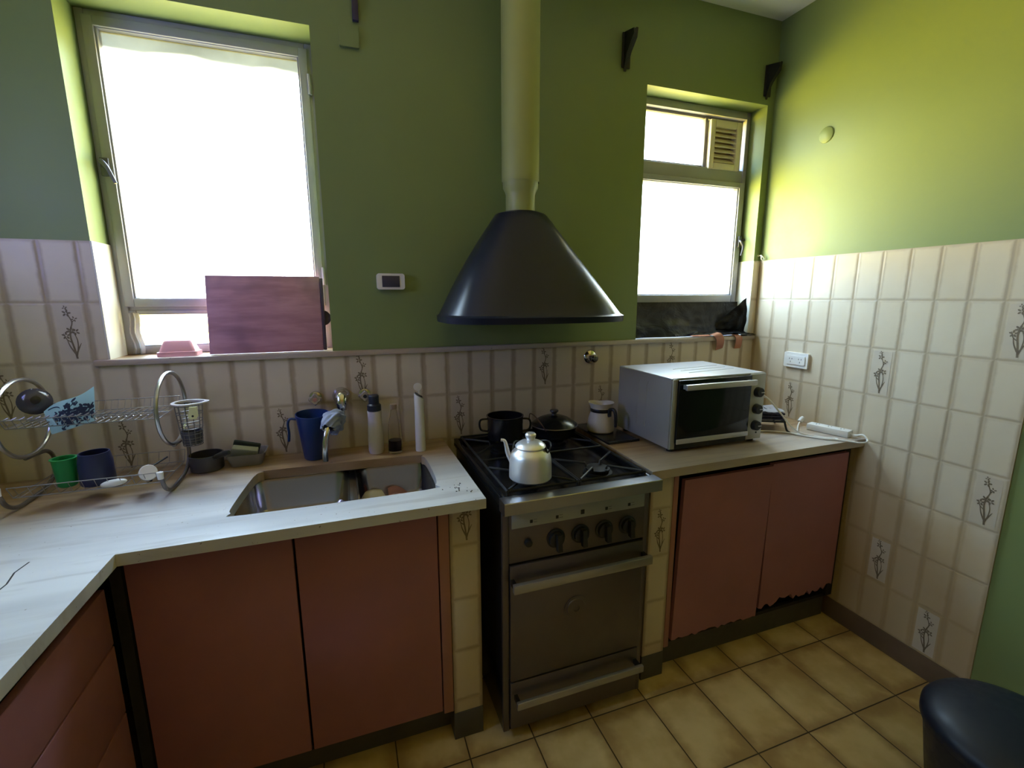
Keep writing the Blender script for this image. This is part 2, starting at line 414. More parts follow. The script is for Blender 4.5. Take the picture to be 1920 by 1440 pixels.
# ---------------------------------------------------------------- windows
gp = bpy.data.materials.new('frosted_window_glass'); gp.use_nodes = True; t = gp.node_tree; t.nodes.clear()
def _g(ty): return t.nodes.new(ty)
o_ = _g('ShaderNodeOutputMaterial'); tr = _g('ShaderNodeBsdfTransparent'); tl = _g('ShaderNodeBsdfTranslucent'); gl = _g('ShaderNodeBsdfGlossy'); gl.inputs['Roughness'].default_value = .15
tl.inputs[0].default_value = (.95, .95, .93, 1); tr.inputs[0].default_value = (.97, .97, .96, 1)
m1 = _g('ShaderNodeMixShader'); m2 = _g('ShaderNodeMixShader')
geo = _g('ShaderNodeNewGeometry'); sp = _g('ShaderNodeSeparateXYZ'); t.links.new(geo.outputs['Position'], sp.inputs[0])
nz = _g('ShaderNodeTexNoise'); nz.inputs['Scale'].default_value = 6; nz.inputs['Detail'].default_value = 6; t.links.new(geo.outputs['Position'], nz.inputs['Vector'])
ad = _g('ShaderNodeMath'); ad.operation = 'MULTIPLY_ADD'; t.links.new(nz.outputs[0], ad.inputs[0]); ad.inputs[1].default_value = .05; t.links.new(sp.outputs['Z'], ad.inputs[2])
mp = _g('ShaderNodeMapRange'); mp.interpolation_type = 'SMOOTHSTEP'; ad2 = _g('ShaderNodeMath'); ad2.operation = 'COMPARE'; t.links.new(sp.outputs['X'], ad2.inputs[0]); ad2.inputs[1].default_value = 0; ad2.inputs[2].default_value = .6
ad3 = _g('ShaderNodeMath'); ad3.operation = 'MULTIPLY'; t.links.new(ad.outputs[0], ad3.inputs[0]); t.links.new(ad2.outputs[0], ad3.inputs[1]); t.links.new(ad3.outputs[0], mp.inputs[0]); mp.inputs[1].default_value = 2.355; mp.inputs[2].default_value = 2.385; mp.inputs[3].default_value = .18; mp.inputs[4].default_value = .60
cr = _g('ShaderNodeMix'); cr.data_type = 'RGBA'; n5 = _g('ShaderNodeMapRange'); t.links.new(mp.outputs[0], n5.inputs[0]); n5.inputs[1].default_value = .18; n5.inputs[2].default_value = .60; n5.inputs[3].default_value = 0; n5.inputs[4].default_value = 1
t.links.new(n5.outputs[0], cr.inputs[0]); cr.inputs[6].default_value = (.97, .97, .96, 1)
n6 = _g('ShaderNodeMix'); n6.data_type = 'RGBA'; t.links.new(nz.outputs[0], n6.inputs[0]); n6.inputs[6].default_value = (.11, .115, .112, 1); n6.inputs[7].default_value = (.26, .27, .265, 1); t.links.new(n6.outputs[2], cr.inputs[7])
t.links.new(cr.outputs[2], tr.inputs[0]); t.links.new(cr.outputs[2], tl.inputs[0])
t.links.new(mp.outputs[0], m1.inputs[0]); t.links.new(tr.outputs[0], m1.inputs[1]); t.links.new(tl.outputs[0], m1.inputs[2])
m2.inputs[0].default_value = .05; t.links.new(m1.outputs[0], m2.inputs[1]); t.links.new(gl.outputs[0], m2.inputs[2]); t.links.new(m2.outputs[0], o_.inputs[0])
m_iron = simple('dark_window_latch', (.10, .10, .12), .4, .6)
def frame_box(mb, x0, x1, z0, z1, w, y0, y1, bev=.003, wt=None, wb_=None):
    wt = w if wt is None else wt; wb_ = w if wb_ is None else wb_
    mb.box(x0, x0+w, y0, y1, z0, z1, bev); mb.box(x1-w, x1, y0, y1, z0, z1, bev)
    mb.box(x0+w, x1-w, y0, y1, z1-wt, z1, bev); mb.box(x0+w, x1-w, y0, y1, z0, z0+wb_, bev)
w1 = sthing('window_1', (0, .15, 1.302))
mb = MB(); frame_box(mb, W1[0]+.001, W1[1]-.001, 1.303, 2.448, .026, .134, .20); mb.box(W1[0]+.02, W1[1]-.02, .142, .19, 1.462, 1.487, .003)
obj('frame', mb, m_white, w1)
mb = MB(); frame_box(mb, -.346, .336, 1.478, 2.428, .030, .126, .166); frame_box(mb, -.320, .310, 1.500, 2.405, .010, .134, .17, .002)
s_ = obj('sash', mb, m_white, w1)
obj('pane', MB().box(-.318, .312, .158, .162, 1.505, 2.402), gp, w1)
mb = MB(); frame_box(mb, -.342, .330, 1.318, 1.464, .024, .138, .17, wt=.016, wb_=.018)
obj('lower_sash', mb, m_white, w1); obj('lower_pane', MB().box(-.32, .31, .155, .159, 1.33, 1.452), gp, w1)
mb = MB(); mb.box(-.352, -.326, .117, .128, 1.925, 1.985, .003); mb.tube([(-.339, .12, 1.958), (-.335, .085, 1.965), (-.318, .075, 1.945), (-.300, .078, 1.895)], [.009, .008, .007, .005], 8, smooth=4)
obj('latch_handle', mb, m_iron, w1)
mb = MB(); mb.lathe([(.007, 0), (.007, .07)], (.338, .124, 2.27), 10); mb.lathe([(.007, 0), (.007, .07)], (.338, .124, 1.56), 10)
obj('hinge', mb, m_white, w1)
mb = MB(); mb.grid(lambda a, b: (-.338+a*.035+.004*math.sin(b*9), .118+.006*math.sin(a*14+b*3), 1.306+b*.15), 16, 8, thick=.002)
obj('rag_curtain', mb, simple('grey_white_cloth_strip', (.55, .54, .56), .9), w1, label='crumpled pale strip stuffed beside the small pane')
w2 = sthing('window_2', (2.1, .12, 1.302))
mb = MB(); frame_box(mb, W2[0]+.001, W2[1]-.001, 1.303, 2.448, .024, .10, .17, wt=.035); mb.box(W2[0]+.02, W2[1]-.02, .106, .16, 2.095, 2.165, .003); mb.box(W2[0]+.02, W2[1]-.02, .11, .16, 1.303, 1.33)
obj('frame', mb, m_white, w2)
mb = MB(); frame_box(mb, 1.775, 2.456, 1.474, 2.100, .034, .088, .13, wb_=.044, wt=.026); frame_box(mb, 1.805, 2.424, 1.515, 2.078, .008, .096, .135, .002)
obj('sash', mb, m_white, w2); obj('pane', MB().box(1.80, 2.43, .118, .122, 1.51, 2.08), gp, w2)
mb = MB(); frame_box(mb, 1.782, 2.450, 2.165, 2.412, .012, .128, .155); mb.box(2.196, 2.214, .118, .155, 2.166, 2.40, .002)
obj('upper_sash', mb, simple('grimy_lilac_grey_frame', (.22, .20, .21), .6), w2); obj('upper_pane', MB().box(1.79, 2.2, .14, .144, 2.17, 2.405), gp, w2)
lv = MB(); frame_box(lv, 2.214, 2.412, 2.158, 2.392, .030, .095, .135, .004, wt=.034, wb_=.030)
for i in range(7):
    z = 2.197+i*.0245
    lv.prism([(.098, z-.004), (.104, z-.006), (.128, z+.014), (.122, z+.017)], 'x', 2.240, 2.386)
vt = obj('vent_grille', lv, simple('yellowed_plastic_vent', (.74, .66, .56), .45), w2, label='yellowed plastic louvre vent')
obj('vent_backing', MB().box(2.22, 2.41, .136, .139, 2.165, 2.385), simple('brown_dusty_backing', (.50, .36, .24), .8), vt)
mb = MB(); mb.box(2.437, 2.455, .079, .09, 1.77, 1.83, .002); mb.tube([(2.446, .082, 1.803), (2.43, .06, 1.80), (2.44, .05, 1.77), (2.43, .05, 1.725)], [.007, .006, .006, .004], 8, smooth=4); mb.tube([(2.446, .082, 1.805), (2.466, .07, 1.813)], .004, 6)
obj('latch_handle', mb, m_iron, w2)
w3 = sthing('added_fill_window', (XL-.1, -.72, W3[2]))  # added out of view to bring cool blue light onto the left side
struct(obj('added_light_fin', MB().box(XL-1.4, XL-.21, -.30, -.20, 0, 3.2), m_out))  # unseen fin added to keep the bright sky out of the side opening
mb = MB(); y0, y1, z0, z1 = W3
for a in ((y0, y0+.05, z0, z1), (y1-.05, y1, z0, z1), (y0, y1, z0, z0+.05), (y0, y1, z1-.05, z1), ((y0+y1)/2-.02, (y0+y1)/2+.02, z0, z1)):
    mb.box(XL-.12, XL-.07, a[0]+.001, a[1]-.001, a[2]+.001, a[3]-.001)
obj('frame', mb, m_white, w3); obj('pane', MB().box(XL-.10, XL-.096, y0+.04, y1-.04, z0+.04, z1-.04), gp, w3)
# ---------------------------------------------------------------- object materials
m_cab = simple('salmon_brown_painted_board', (.35, .148, .175), .55, var=.13, scale=5, bump=.05)
m_cab2 = simple('salmon_brown_door_edge', (.38, .18, .15), .5, var=.15, scale=12)
m_dark = simple('dark_cabinet_gap', (.02, .015, .012), .8)
m_steel = simple('brushed_steel', (.40, .39, .39), .36, .85, var=.08, scale=6)
m_steel_d = simple('tarnished_oven_steel', (.165, .14, .135), .42, .85, var=.15, scale=5)
m_chrome = simple('chrome', (.62, .61, .62), .16, 1, var=.03)
m_black = simple('black_enamel', (.008, .008, .009), .22, 0, var=.3)
m_blackm = simple('matt_black_iron', (.006, .006, .006), .5, .0, var=.3)
m_blackp = simple('black_plastic', (.012, .012, .013), .35, 0)
m_alu = simple('polished_aluminium', (.80, .80, .82), .36, .72, var=.05, scale=10)
m_whp = simple('white_plastic', (.74, .73, .70), .35, var=.03)
# ---------------------------------------------------------------- counters
ct = thing('countertop', 'L-shaped white marble countertop with rounded sink cutout and front corner by the cooker', 'countertop', (.0, -.3, .868))
def slab_with_hole(mb, outer_pts, hole, z0, z1):
    b = mb.bm
    for z, fl in ((z1, False), (z0, True)):
        vo = [b.verts.new((x, y, z)) for x, y in outer_pts]; vh = [b.verts.new((x, y, z)) for x, y in hole]
        es = [b.edges.new((vo[i], vo[(i+1) % len(vo)])) for i in range(len(vo))]+[b.edges.new((vh[i], vh[(i+1) % len(vh)])) for i in range(len(vh))]
        bmesh.ops.triangle_fill(b, edges=es, use_beauty=True, use_dissolve=False)
        if z == z1: T = (vo, vh)
        else: B = (vo, vh)
    for k in (0, 1): mb.bridge(T[k], B[k])
mb = MB()
hole = [(.105, -.545), (.62, -.545), (.655, -.515), (.668, -.45), (.668, -.26), (.655, -.215), (.62, -.195), (.135, -.18), (.100, -.19), (.075, -.23), (.056, -.46), (.062, -.52)]
hole = [(p.x, p.y) for p in catmull([Vector((a, b, 0)) for a, b in hole], 3, True)]
slab_with_hole(mb, [(-.852, -.0075), (.779, -.0075), (.783, -.674), (-.154, -.674), (-.172, -1.9), (-.852, -1.9)], hole, .868, .90)
top = obj('slab', mb, m_marble, ct, ang=30)
mb = MB()
for a, b in (((-.329, -.645), (-.334, -.69)), ((-.334, -.69), (-.322, -.74)), ((-.322, -.74), (-.325, -.80))):
    d_ = Vector((b[0]-a[0], b[1]-a[1], 0)).normalized()*.0018; pr = Vector((-d_.y, d_.x, 0))
    mb.poly([(a[0]+pr.x, a[1]+pr.y, .9004), (a[0]-pr.x, a[1]-pr.y, .9004), (b[0]-pr.x, b[1]-pr.y, .9004), (b[0]+pr.x, b[1]+pr.y, .9004)])
obj('crack', mb, m_dark, ct, label='thin black crack in the marble')
# sink : two bowls
m_sink = simple('sink_steel', (.40, .385, .37), .24, 1, var=.06, scale=9)
sk = thing('kitchen_sink', 'double stainless steel sink set under the marble countertop', 'sink', (.36, -.36, .70))
def bowl(mb, x0, x1, y0, y1, ztop, dep):
    rings = []
    for f, z, r in ((0, ztop, .05), (.004, ztop-.01, .05), (.012, ztop-dep+.03, .05), (.028, ztop-dep+.006, .05), (.06, ztop-dep, .04)):
        rings.append([(x, y, z) for x, y in rrect(x0+f, x1-f, y0+f, y1-f, r)])
    rr = [mb.ring(q) for q in rings]
    for a, b in zip(rr, rr[1:]): mb.bridge(a, b)
    mb.cap(rr[-1])
    cx, cy = (x0+x1)/2, (y0+y1)/2
    mb.lathe([(.033, .002), (.024, .003), (.020, .0005)], (cx, cy, ztop-dep), 20)
mb = MB(); bowl(mb, .050, .385, -.575, -.140, .852, .14); obj('left_bowl', mb, m_sink, sk)
mb = MB(); bowl(mb, .410, .690, -.575, -.140, .852, .14); obj('right_bowl', mb, m_sink, sk)
mb = MB()
mb.box(.384, .411, -.575, -.14, .830, .852, .004); mb.box(.02, .05, -.59, -.125, .846, .8525); mb.box(.69, .715, -.59, -.125, .846, .8525); mb.box(.02, .715, -.14, -.125, .846, .8525); mb.box(.02, .715, -.59, -.575, .846, .8525)
obj('rim', mb, m_sink, sk)
c2 = thing('countertop', 'short marble countertop between the cooker and the right tiled wall', 'countertop', (1.95, -.3, .868))
mb = MB(); mb.prism([(1.425, -.0075), (1.402, -.662), (2.5065, -.652), (2.5065, -.0075)], 'z', .868, .90)
obj('slab', mb, m_marble_r, c2)
# ---------------------------------------------------------------- cabinets
def door(name, x0, x1, z0, z1, par, y=-.62, th=.018, mat=None, jag=False, tilt=0, seed=1):
    mb = MB(); rnd = random.Random(seed)
    if jag:
        pts = [(x0, z1), (x1, z1)]; n = 26
        for i in range(n+1):
            x = x1-(x1-x0)*i/n
            pts.append((x, z0+rnd.uniform(0, .012)+jag*(i < n*.95)*rnd.uniform(0, 1)))
        mb.prism(pts, 'y', y, y+th)
    else: mb.box(x0, x1, y, y+th, z0, z1, .002)
    if tilt:      # the whole door has sagged sideways on its hinge
        for v in mb.bm.verts: v.co.x += tilt*(v.co.z-z0)
    return obj(name, mb, mat or m_cab, par)
sc_ = thing('sink_cabinet', 'salmon-brown base cabinet with two plain doors under the sink', 'cabinet', (.25, -.4, 0))
mb = MB(); mb.box(-.17, -.155, -.60, -.06, .11, .862); mb.box(.66, .675, -.60, -.06, .11, .862); mb.box(-.155, .66, -.60, -.06, .11, .125); mb.box(-.155, .66, -.075, -.06, .125, .86)
mb.box(-.198, -.172, -.618, -.585, .10, .862)
obj('carcass', mb, m_dark, sc_)
obj('toe_kick', MB().box(-.19, .675, -.555, -.54, 0, .118), m_kick, sc_)
door('door', -.165, .226, .128, .850, sc_); door('door', .233, .637, .128, .852, sc_)
obj('stile', MB().box(.641, .674, -.622, -.60, .118, .866, .002), m_cab2, sc_, label='narrow paler brown end stile')
rc = thing('base_cabinet', 'salmon-brown base cabinet with two warped doors and chipped bottom edges, right of the cooker', 'cabinet', (2.0, -.4, 0))
mb = MB(); mb.box(1.535, 1.55, -.59, -.06, .11, .866); mb.box(2.47, 2.485, -.59, -.06, .11, .866); mb.box(1.55, 2.47, -.59, -.06, .11, .125); mb.box(1.55, 2.47, -.075, -.06, .125, .866); mb.box(2.0, 2.015, -.59, -.07, .125, .82)
obj('carcass', mb, m_dark, rc)
obj('toe_kick', MB().box(1.534, 2.49, -.575, -.56, 0, .125), m_kick, rc)
obj('stile', MB().box(1.534, 1.556, -.62, -.592, .118, .864, .002), m_cab2, rc, label='narrow paler brown left stile')
door('door', 1.562, 2.002, .140, .830, rc, -.628, jag=.010, seed=3, tilt=.022); door('door', 2.023, 2.462, .165, .836, rc, -.622, jag=.030, seed=5)
obj('end_stile', MB().box(2.466, 2.504, -.60, -.585, .118, .864), m_dark, rc)
dc = thing('drawer_cabinet', 'salmon-brown cabinet with long plain drawers under the left countertop', 'cabinet', (-.5, -1.2, 0))
mb = MB(); mb.box(-.84, -.222, -1.88, -.64, .10, .80); obj('carcass', mb, m_dark, dc)
obj('toe_kick', MB().box(-.84, -.27, -1.88, -.60, 0, .10), m_kick, dc)
for z0, z1 in ((.645, .800), (.445, .640), (.115, .440)):
    obj('drawer', MB().box(-.218, -.199, -1.87, -.645, z0, z1, .003), m_cab, dc)
# ---------------------------------------------------------------- cooker
ck = thing('gas_cooker', 'free-standing gas cooker with black hob, steel front lip and two long handles', 'cooker', (1.105, -.37, 0))
X0, X1 = .832, 1.378
mb = MB(); mb.box(X0, X1, -.668, -.045, .035, .868, .003)
for x in (X0+.03, X1-.03):
    for y in (-.63, -.09): mb.lathe([(.018, 0), (.018, .04)], (x, y, 0), 12)
obj('body', mb, m_black, ck)
for xa, xb in ((X0, X0+.022), (X1-.018, X1)): obj('front_post', MB().box(xa, xb, -.682, -.668, .035, .868, .002), m_steel_d, ck)
# hob pan: recessed tray with raised rim
mb = MB()
mb.box(X0-.006, X1+.006, -.700, -.03, .868, .878); mb.box(X0-.006, X0+.012, -.700, -.03, .878, .900, .003); mb.box(X1-.012, X1+.006, -.700, -.03, .878, .900, .003); mb.box(X0+.012, X1-.012, -.05, -.03, .878, .900, .003)
obj('hob_pan', mb, m_black, ck)
mb = MB(); mb.prism([(-.735, .901), (-.737, .899), (-.737, .862), (-.683, .858), (-.683, .897), (-.686, .901)], 'x', X0-.010, X1+.010)
obj('front_lip', mb, simple('front_lip_steel', (.36, .355, .36), .30, 1, var=.06), ck, label='bright steel front lip')
mb = MB(); mb.box(X0+.022, X1-.018, -.684, -.668, .668, .858, .001); obj('control_panel', mb, m_steel_d, ck)
mb = MB(); mb.box(X0+.030, X1-.022, -.6865, -.684, .788, .838, .001, mi=0)
for x, k in ((.925, .008), (1.016, .008), (1.107, .012), (1.20, .008), (1.29, .008)):
    mb.box(x-.001, x+k, -.688, -.6865, .800, .800+k*1.3, mi=1)
    if k < .01: mb.box(x+k+.004, x+k+.016, -.6875, -.6865, .801, .8015, mi=1); mb.box(x+k+.004, x+k+.0155, -.6875, -.6865, .810, .8105, mi=1)
obj('label_strip', mb, [simple('pale_blue_grey_strip', (.36, .39, .41), .35, .3), m_blackp], ck, label='pale strip with small black burner symbols')
mb = MB(); mb.lathe([(.0, 0), (.013, 0), (.012, -.012), (.005, -.014), (0, -.014)], (.918, -.684, .733), 18, 'y', caps=False); obj('ignition_button', mb, m_blackp, ck)
for x in (1.016, 1.107, 1.198, 1.290):
    mb = MB(); mb.lathe([(0, 0), (.033, 0), (.033, -.004), (.027, -.006), (.026, -.016), (.022, -.018), (0, -.018)], (x, -.684, .730), 28, 'y', caps=False)
    mb.prism([(-.008, .026), (.006, .026), (.011, -.034), (-.005, -.034)], 'y', -.720, -.702, mat=Matrix.Translation((x, 0, .730)))
    obj('control_knob', mb, m_blackp, ck)
od = obj('oven_door', MB().box(X0+.024, X1-.020, -.690, -.669, .232, .660, .003), m_steel_d, ck)
mb = MB(); mb.box(.852, 1.366, -.738, -.722, .592, .622, .002); obj('handle', mb, m_steel, od)
for xa in (.856, 1.350): obj('handle_bracket', MB().box(xa, xa+.012, -.723, -.6895, .598, .616), m_black, od)
mb = MB(); mb.lathe([(.044, 0), (.044, -.003), (.036, -.003), (.034, -.006), (.012, -.007), (.011, -.004), (.003, -.004), (0, -.006)], (1.094, -.690, .459), 32, 'y', caps=False); obj('emblem', mb, m_steel_d, od, label='round embossed badge')
bd = obj('grill_drawer', MB().box(X0+.024, X1-.020, -.690, -.669, .045, .226, .003), m_steel_d, ck)
mb = MB(); mb.box(.864, 1.356, -.736, -.722, .160, .186, .003); obj('handle', mb, m_steel, bd)
for xa in (.868, 1.340): obj('handle_bracket', MB().box(xa, xa+.012, -.723, -.6895, .165, .181), m_black, bd)
for cx, cy, r in ((.955, -.57, .040), (1.245, -.55, .044), (.985, -.20, .034), (1.235, -.20, .040)):
    mb = MB(); mb.lathe([(0, 0), (r*1.2, 0), (r*1.2, .005), (r*.8, .006), (r*.8, .012), (r, .013), (r, .019), (r*.4, .022), (0, .022)], (cx, cy, .8785), 26, caps=False); obj('burner', mb, m_blackm, ck)
for gx0, gx1 in ((.852, 1.098), (1.106, 1.358)):
    mb = MB(); zt = .912
    mb.tube([(gx0, -.675, zt), (gx1, -.675, zt), (gx1, -.06, zt), (gx0, -.06, zt)], .0045, 8, closed=True)
    mb.tube([(gx0, -.375, zt), (gx1, -.375, zt)], .0045, 8)
    for (x, y) in ((gx0, -.675), (gx1, -.675), (gx0, -.06), (gx1, -.06)): mb.tube([(x, y, .879), (x, y, zt)], .005, 8)
    for cy in (-.56, -.20):
        cx = (gx0+gx1)/2
        for a in range(4):
            t = a*math.pi/2+math.pi/4
            ex, ey = (gx1-gx0)/2*math.copysign(1, math.cos(t)), .105*math.copysign(1, math.sin(t))
            mb.tube([(cx+ex*.95, cy+ey, zt+.001), (cx+ex*.25, cy+ey*.25, zt+.003), (cx+ex*.22, cy+ey*.22, zt-.010)], .0045, 8)
    obj('pan_support', mb, m_blackm if gx0 < 1 else m_blackm, ck)
# ---------------------------------------------------------------- hood + flue
hd = thing('range_hood', 'dark navy-black pyramid cooker hood with flared base', 'cooker hood', (1.09, -.2, 1.415))
def hring(x0, x1, y0, y1, z, n=2.9, seg=56):
    out = []; cx, cy, a, b = (x0+x1)/2, (y0+y1)/2, (x1-x0)/2, (y1-y0)/2
    for i in range(seg):
        t = 2*math.pi*i/seg; c, s = math.cos(t), math.sin(t)
        out.append((cx+a*math.copysign(abs(c)**(2/n), c), min(-.003, cy+b*math.copysign(abs(s)**(2/n), s)), z))
    return out
mb = MB()
R_ = [hring(.745, 1.462, -.475, .02, 1.418, 3.2), hring(.743, 1.464, -.477, .02, 1.440, 3.2), hring(.752, 1.456, -.468, .02, 1.447, 3.0)]
for k in range(1, 9):
    t = k/8; x0 = .752+(.968-.752)*t; x1 = 1.456+(1.205-1.456)*t; y0 = -.468+(-.27+.468)*t; z = 1.447+(1.802-1.447)*t
    bl_ = .012*math.sin(math.pi*t)
    R_.append(hring(x0-bl_, x1+bl_*.3, y0, .02+(-.07-.02)*t, z, 3.0-.7*t))
R_ += [hring(.985, 1.185, -.255, -.085, 1.826, 2.2), hring(1.01, 1.16, -.245, -.095, 1.834, 2)]
mb.loft(R_, caps=False); rr = None
m_hood = Mat('navy_black_lacquer'); m_hood.set(color=m_hood.mix(m_hood.noise(8, 3), (.006, .008, .020), (.009, .011, .027)), rough=.29, spec=.35)
m_hood.bump(m_hood.noise(45, 3), .06, .001); m_hood = m_hood.m
canopy = obj('canopy', mb, m_hood, hd, ang=28)
mb = MB(); i0 = hring(.757, 1.450, -.463, .02, 1.420, 3.2); i1 = hring(.78, 1.43, -.44, .0, 1.470, 3.2); mb.loft([i0, i1], caps=True); obj('underside', mb, m_blackm, hd)
fp = thing('flue_pipe', 'round green-painted flue pipe rising from the cooker hood to the ceiling', 'flue pipe', (1.086, -.17, 1.834))
m_pipe = simple('olive_green_pipe_paint', (.30, .34, .13), .45, var=.08, scale=5)
mb = MB(); mb.lathe([(.057, 1.826), (.057, 1.90), (.060, 1.91), (.068, 1.925), (.0695, 1.955), (.0715, 1.957)], (1.084, -.17, 0), 40, caps=False); obj('collar', mb, m_pipe, fp)
mb = MB(); mb.lathe([(.0725, 1.945), (.0725, ZC-.001)], (1.084, -.17, 0), 40, caps=False); obj('pipe', mb, m_pipe, fp)
# ---------------------------------------------------------------- wall things
o = thing('wall_thermostat', 'small off-white thermostat with a dark screen on the wall left of the hood', 'thermostat', (.59, 0, 1.54))
mb = MB(); mb.prism(rrect(.536, .644, 1.541, 1.603, .010), 'y', -.026, -.0005); obj('body', mb, m_whp, o)
mb = MB(); mb.box(.556, .624, -.0275, -.0262, 1.550, 1.594, .001); obj('screen', mb, simple('dark_lcd', (.05, .05, .075), .25), o)
mb = MB(); mb.prism(rrect(.452, .520, 2.397, 2.462, .004), 'y', -.012, -.0005)
tag(obj('junction_box_cover', mb, m_paint), 'square painted cover plate on the wall right of the big window', 'cover plate')
mb = MB(); mb.box(.502, .523, -.018, -.0005, 2.484, ZC-.002, .002)
tag(obj('cable_trunking', mb, simple('dark_purple_trunking', (.035, .028, .07), .5)), 'dark purple vertical cable strip above the square cover plate', 'cable trunking')
def bracket(cx, z, lab):
    mb = MB(); mb.box(cx-.022, cx+.020, -.008, -.0005, z-.07, z+.07, .003)
    mb.prism([(-.008, z+.07), (-.075, z+.055), (-.080, z+.035), (-.03, z-.02), (-.008, z-.085)], 'x', cx-.014, cx-.002)
    mb.prism([(-.008, z+.05), (-.065, z+.065), (-.060, z+.03), (-.02, z-.01), (-.008, z-.03)], 'x', cx+.006, cx+.016)
    return tag(obj('curtain_bracket', mb, m_blackm), lab, 'bracket')
bracket(1.640, 2.565, 'black curtain rod bracket on the bare wall left of the small window')
bracket(2.455, 2.555, 'black curtain rod bracket in the dark corner above the small window')
mb = MB(); mb.tube([(2.497, -.001, 1.722), (2.497, -.018, 1.722), (2.497, -.030, 1.715), (2.503, -.034, 1.703), (2.493, -.034, 1.697), (2.484, -.034, 1.706), (2.486, -.034, 1.72)], .0028, 8, smooth=4)
mb.lathe([(.006, 0), (.005, -.003)], (2.497, -.0005, 1.722), 10, 'y')
tag(obj('cup_hook', mb, m_whp), 'tiny white cup hook at the top of the tiles beside the small window', 'hook')
mb = MB(); mb.lathe([(0, -.0055), (.031, -.005), (.034, -.003), (.035, -.0005)], (XR, -.302, 2.228), 36, 'x', caps=False)
tag(obj('round_cover_plate', mb, m_paint), 'round painted cover plate on the green right wall', 'cover plate')
o = thing('wall_socket', 'white double electrical socket on the tiled right wall', 'socket', (XR-.006, -.29, 1.16))
mb = MB(); mb.prism(rrect(-.352, -.222, 1.163, 1.237, .006), 'x', XR-.018, XR-.0065)
obj('plate', mb, m_whp, o)
mb = MB(); mb.prism(rrect(-.338, -.236, 1.178, 1.222, .004), 'x', XR-.021, XR-.018); obj('insert', mb, m_whp, o)
for y in (-.262, -.312):
    mb = MB()
    for dy, dz in ((-.007, .006), (.007, .006), (0, -.009)): mb.box(XR-.0214, XR-.0209, y+dy-.0013, y+dy+.0013, 1.2+dz-.0035, 1.2+dz+.0035)
    obj('outlet_holes', mb, m_blackp, o)
o = thing('gas_shutoff_valve', 'round chrome shut-off valve on the tiles behind the cooker', 'valve', (1.512, -.006, 1.195))
mb = MB(); mb.lathe([(0, -.020), (.012, -.02), (.030, -.012), (.034, -.0065)], (1.505, -.0, 1.228), 28, 'y', caps=False); obj('rosette', mb, m_chrome, o)
mb = MB(); mb.lathe([(.013, -.018), (.015, -.03), (.018, -.036), (.018, -.05), (.012, -.056), (0, -.057)], (1.505, 0, 1.224), 20, 'y', caps=False); obj('knob', mb, simple('darkened_chrome', (.25, .22, .18), .25, 1), o)
# ---------------------------------------------------------------- tap set
tp = thing('wall_mixer_tap', 'wall-mounted chrome mixer tap with two knobs and a curved spout over the sink', 'tap', (.375, -.006, 1.09))
for x in (.279, .464):
    mb = MB(); mb.lathe([(.024, -.0065), (.022, -.014), (.012, -.018), (.012, -.032)], (x, 0, 1.122), 20, 'y', caps=False)
    pts = []
    for i in range(24):
        a = 2*math.pi*i/24; r = .019+.0035*math.cos(4*a); pts.append((r*math.cos(a), r*math.sin(a)))
    mb.loft([[(x+k*u, y, 1.122+k*v) for u, v in pts] for y, k in ((-.03, .8), (-.036, 1.05), (-.054, 1.1), (-.062, .85))])
    kn = obj('control_knob', mb, m_chrome, tp)
    mb = MB(); mb.lathe([(0, -.0645), (.0075, -.064), (.008, -.0615)], (x, 0, 1.122), 14, 'y', caps=False); obj('cap', mb, m_blackp if x > .4 else m_cab2, kn)
mb = MB(); mb.lathe([(.034, -.0065), (.032, -.014), (.024, -.024), (.018, -.034)], (.375, 0, 1.122), 28, 'y', caps=True)
mb.tube([(.375, -.02, 1.13), (.375, -.045, 1.122), (.375, -.056, 1.10), (.375, -.060, 1.072)], [.020, .024, .023, .016], 20, smooth=4)
obj('body', mb, m_chrome, tp)
mb = MB(); mb.tube([(.375, -.060, 1.08), (.374, -.066, 1.062), (.368, -.09, 1.050), (.352, -.14, 1.070), (.338, -.19, 1.072), (.322, -.235, 1.040), (.313, -.25, .99), (.311, -.252, .935)], .0105, 14, smooth=6)
obj('spout', mb, m_chrome, tp)
# cloth wrapped on the spout
m_cloth = simple('blue_grey_dish_cloth', (.27, .31, .42), .9, var=.2, scale=40, bump=.3)
path = catmull([Vector(p) for p in ((.366, -.10, 1.056), (.350, -.145, 1.068), (.338, -.19, 1.068), (.325, -.228, 1.045))], 8)
def clothf(a, b):
    k = a*(len(path)-1); i = min(int(k), len(path)-2); P = path[i].lerp(path[i+1], k-i); T = (path[i+1]-path[i]).normalized()
    side = T.cross(Vector((0, 0, 1))).normalized(); up = side.cross(T)
    t = 2*math.pi*b
    nz_ = noise.noise(Vector((a*4, math.cos(t)*1.6, math.sin(t)*1.6)))
    r = .0185+.010*nz_+.008*math.sin(math.pi*a)+.003*math.sin(t*9+a*20)
    dr = max(0, -math.sin(t))*(.040+.02*math.sin(a*9+1))*math.sin(math.pi*min(1, a*1.1+.05))
    return P+side*math.cos(t)*r*1.15+up*(math.sin(t)*r-dr)
mb = MB(); mb.grid(clothf, 40, 48); bmesh.ops.remove_doubles(mb.bm, verts=mb.bm.verts, dist=.0001)
tag(obj('dish_cloth', mb, m_cloth, ang=80), 'crumpled blue-grey dish cloth wrapped around the tap spout', 'cloth')
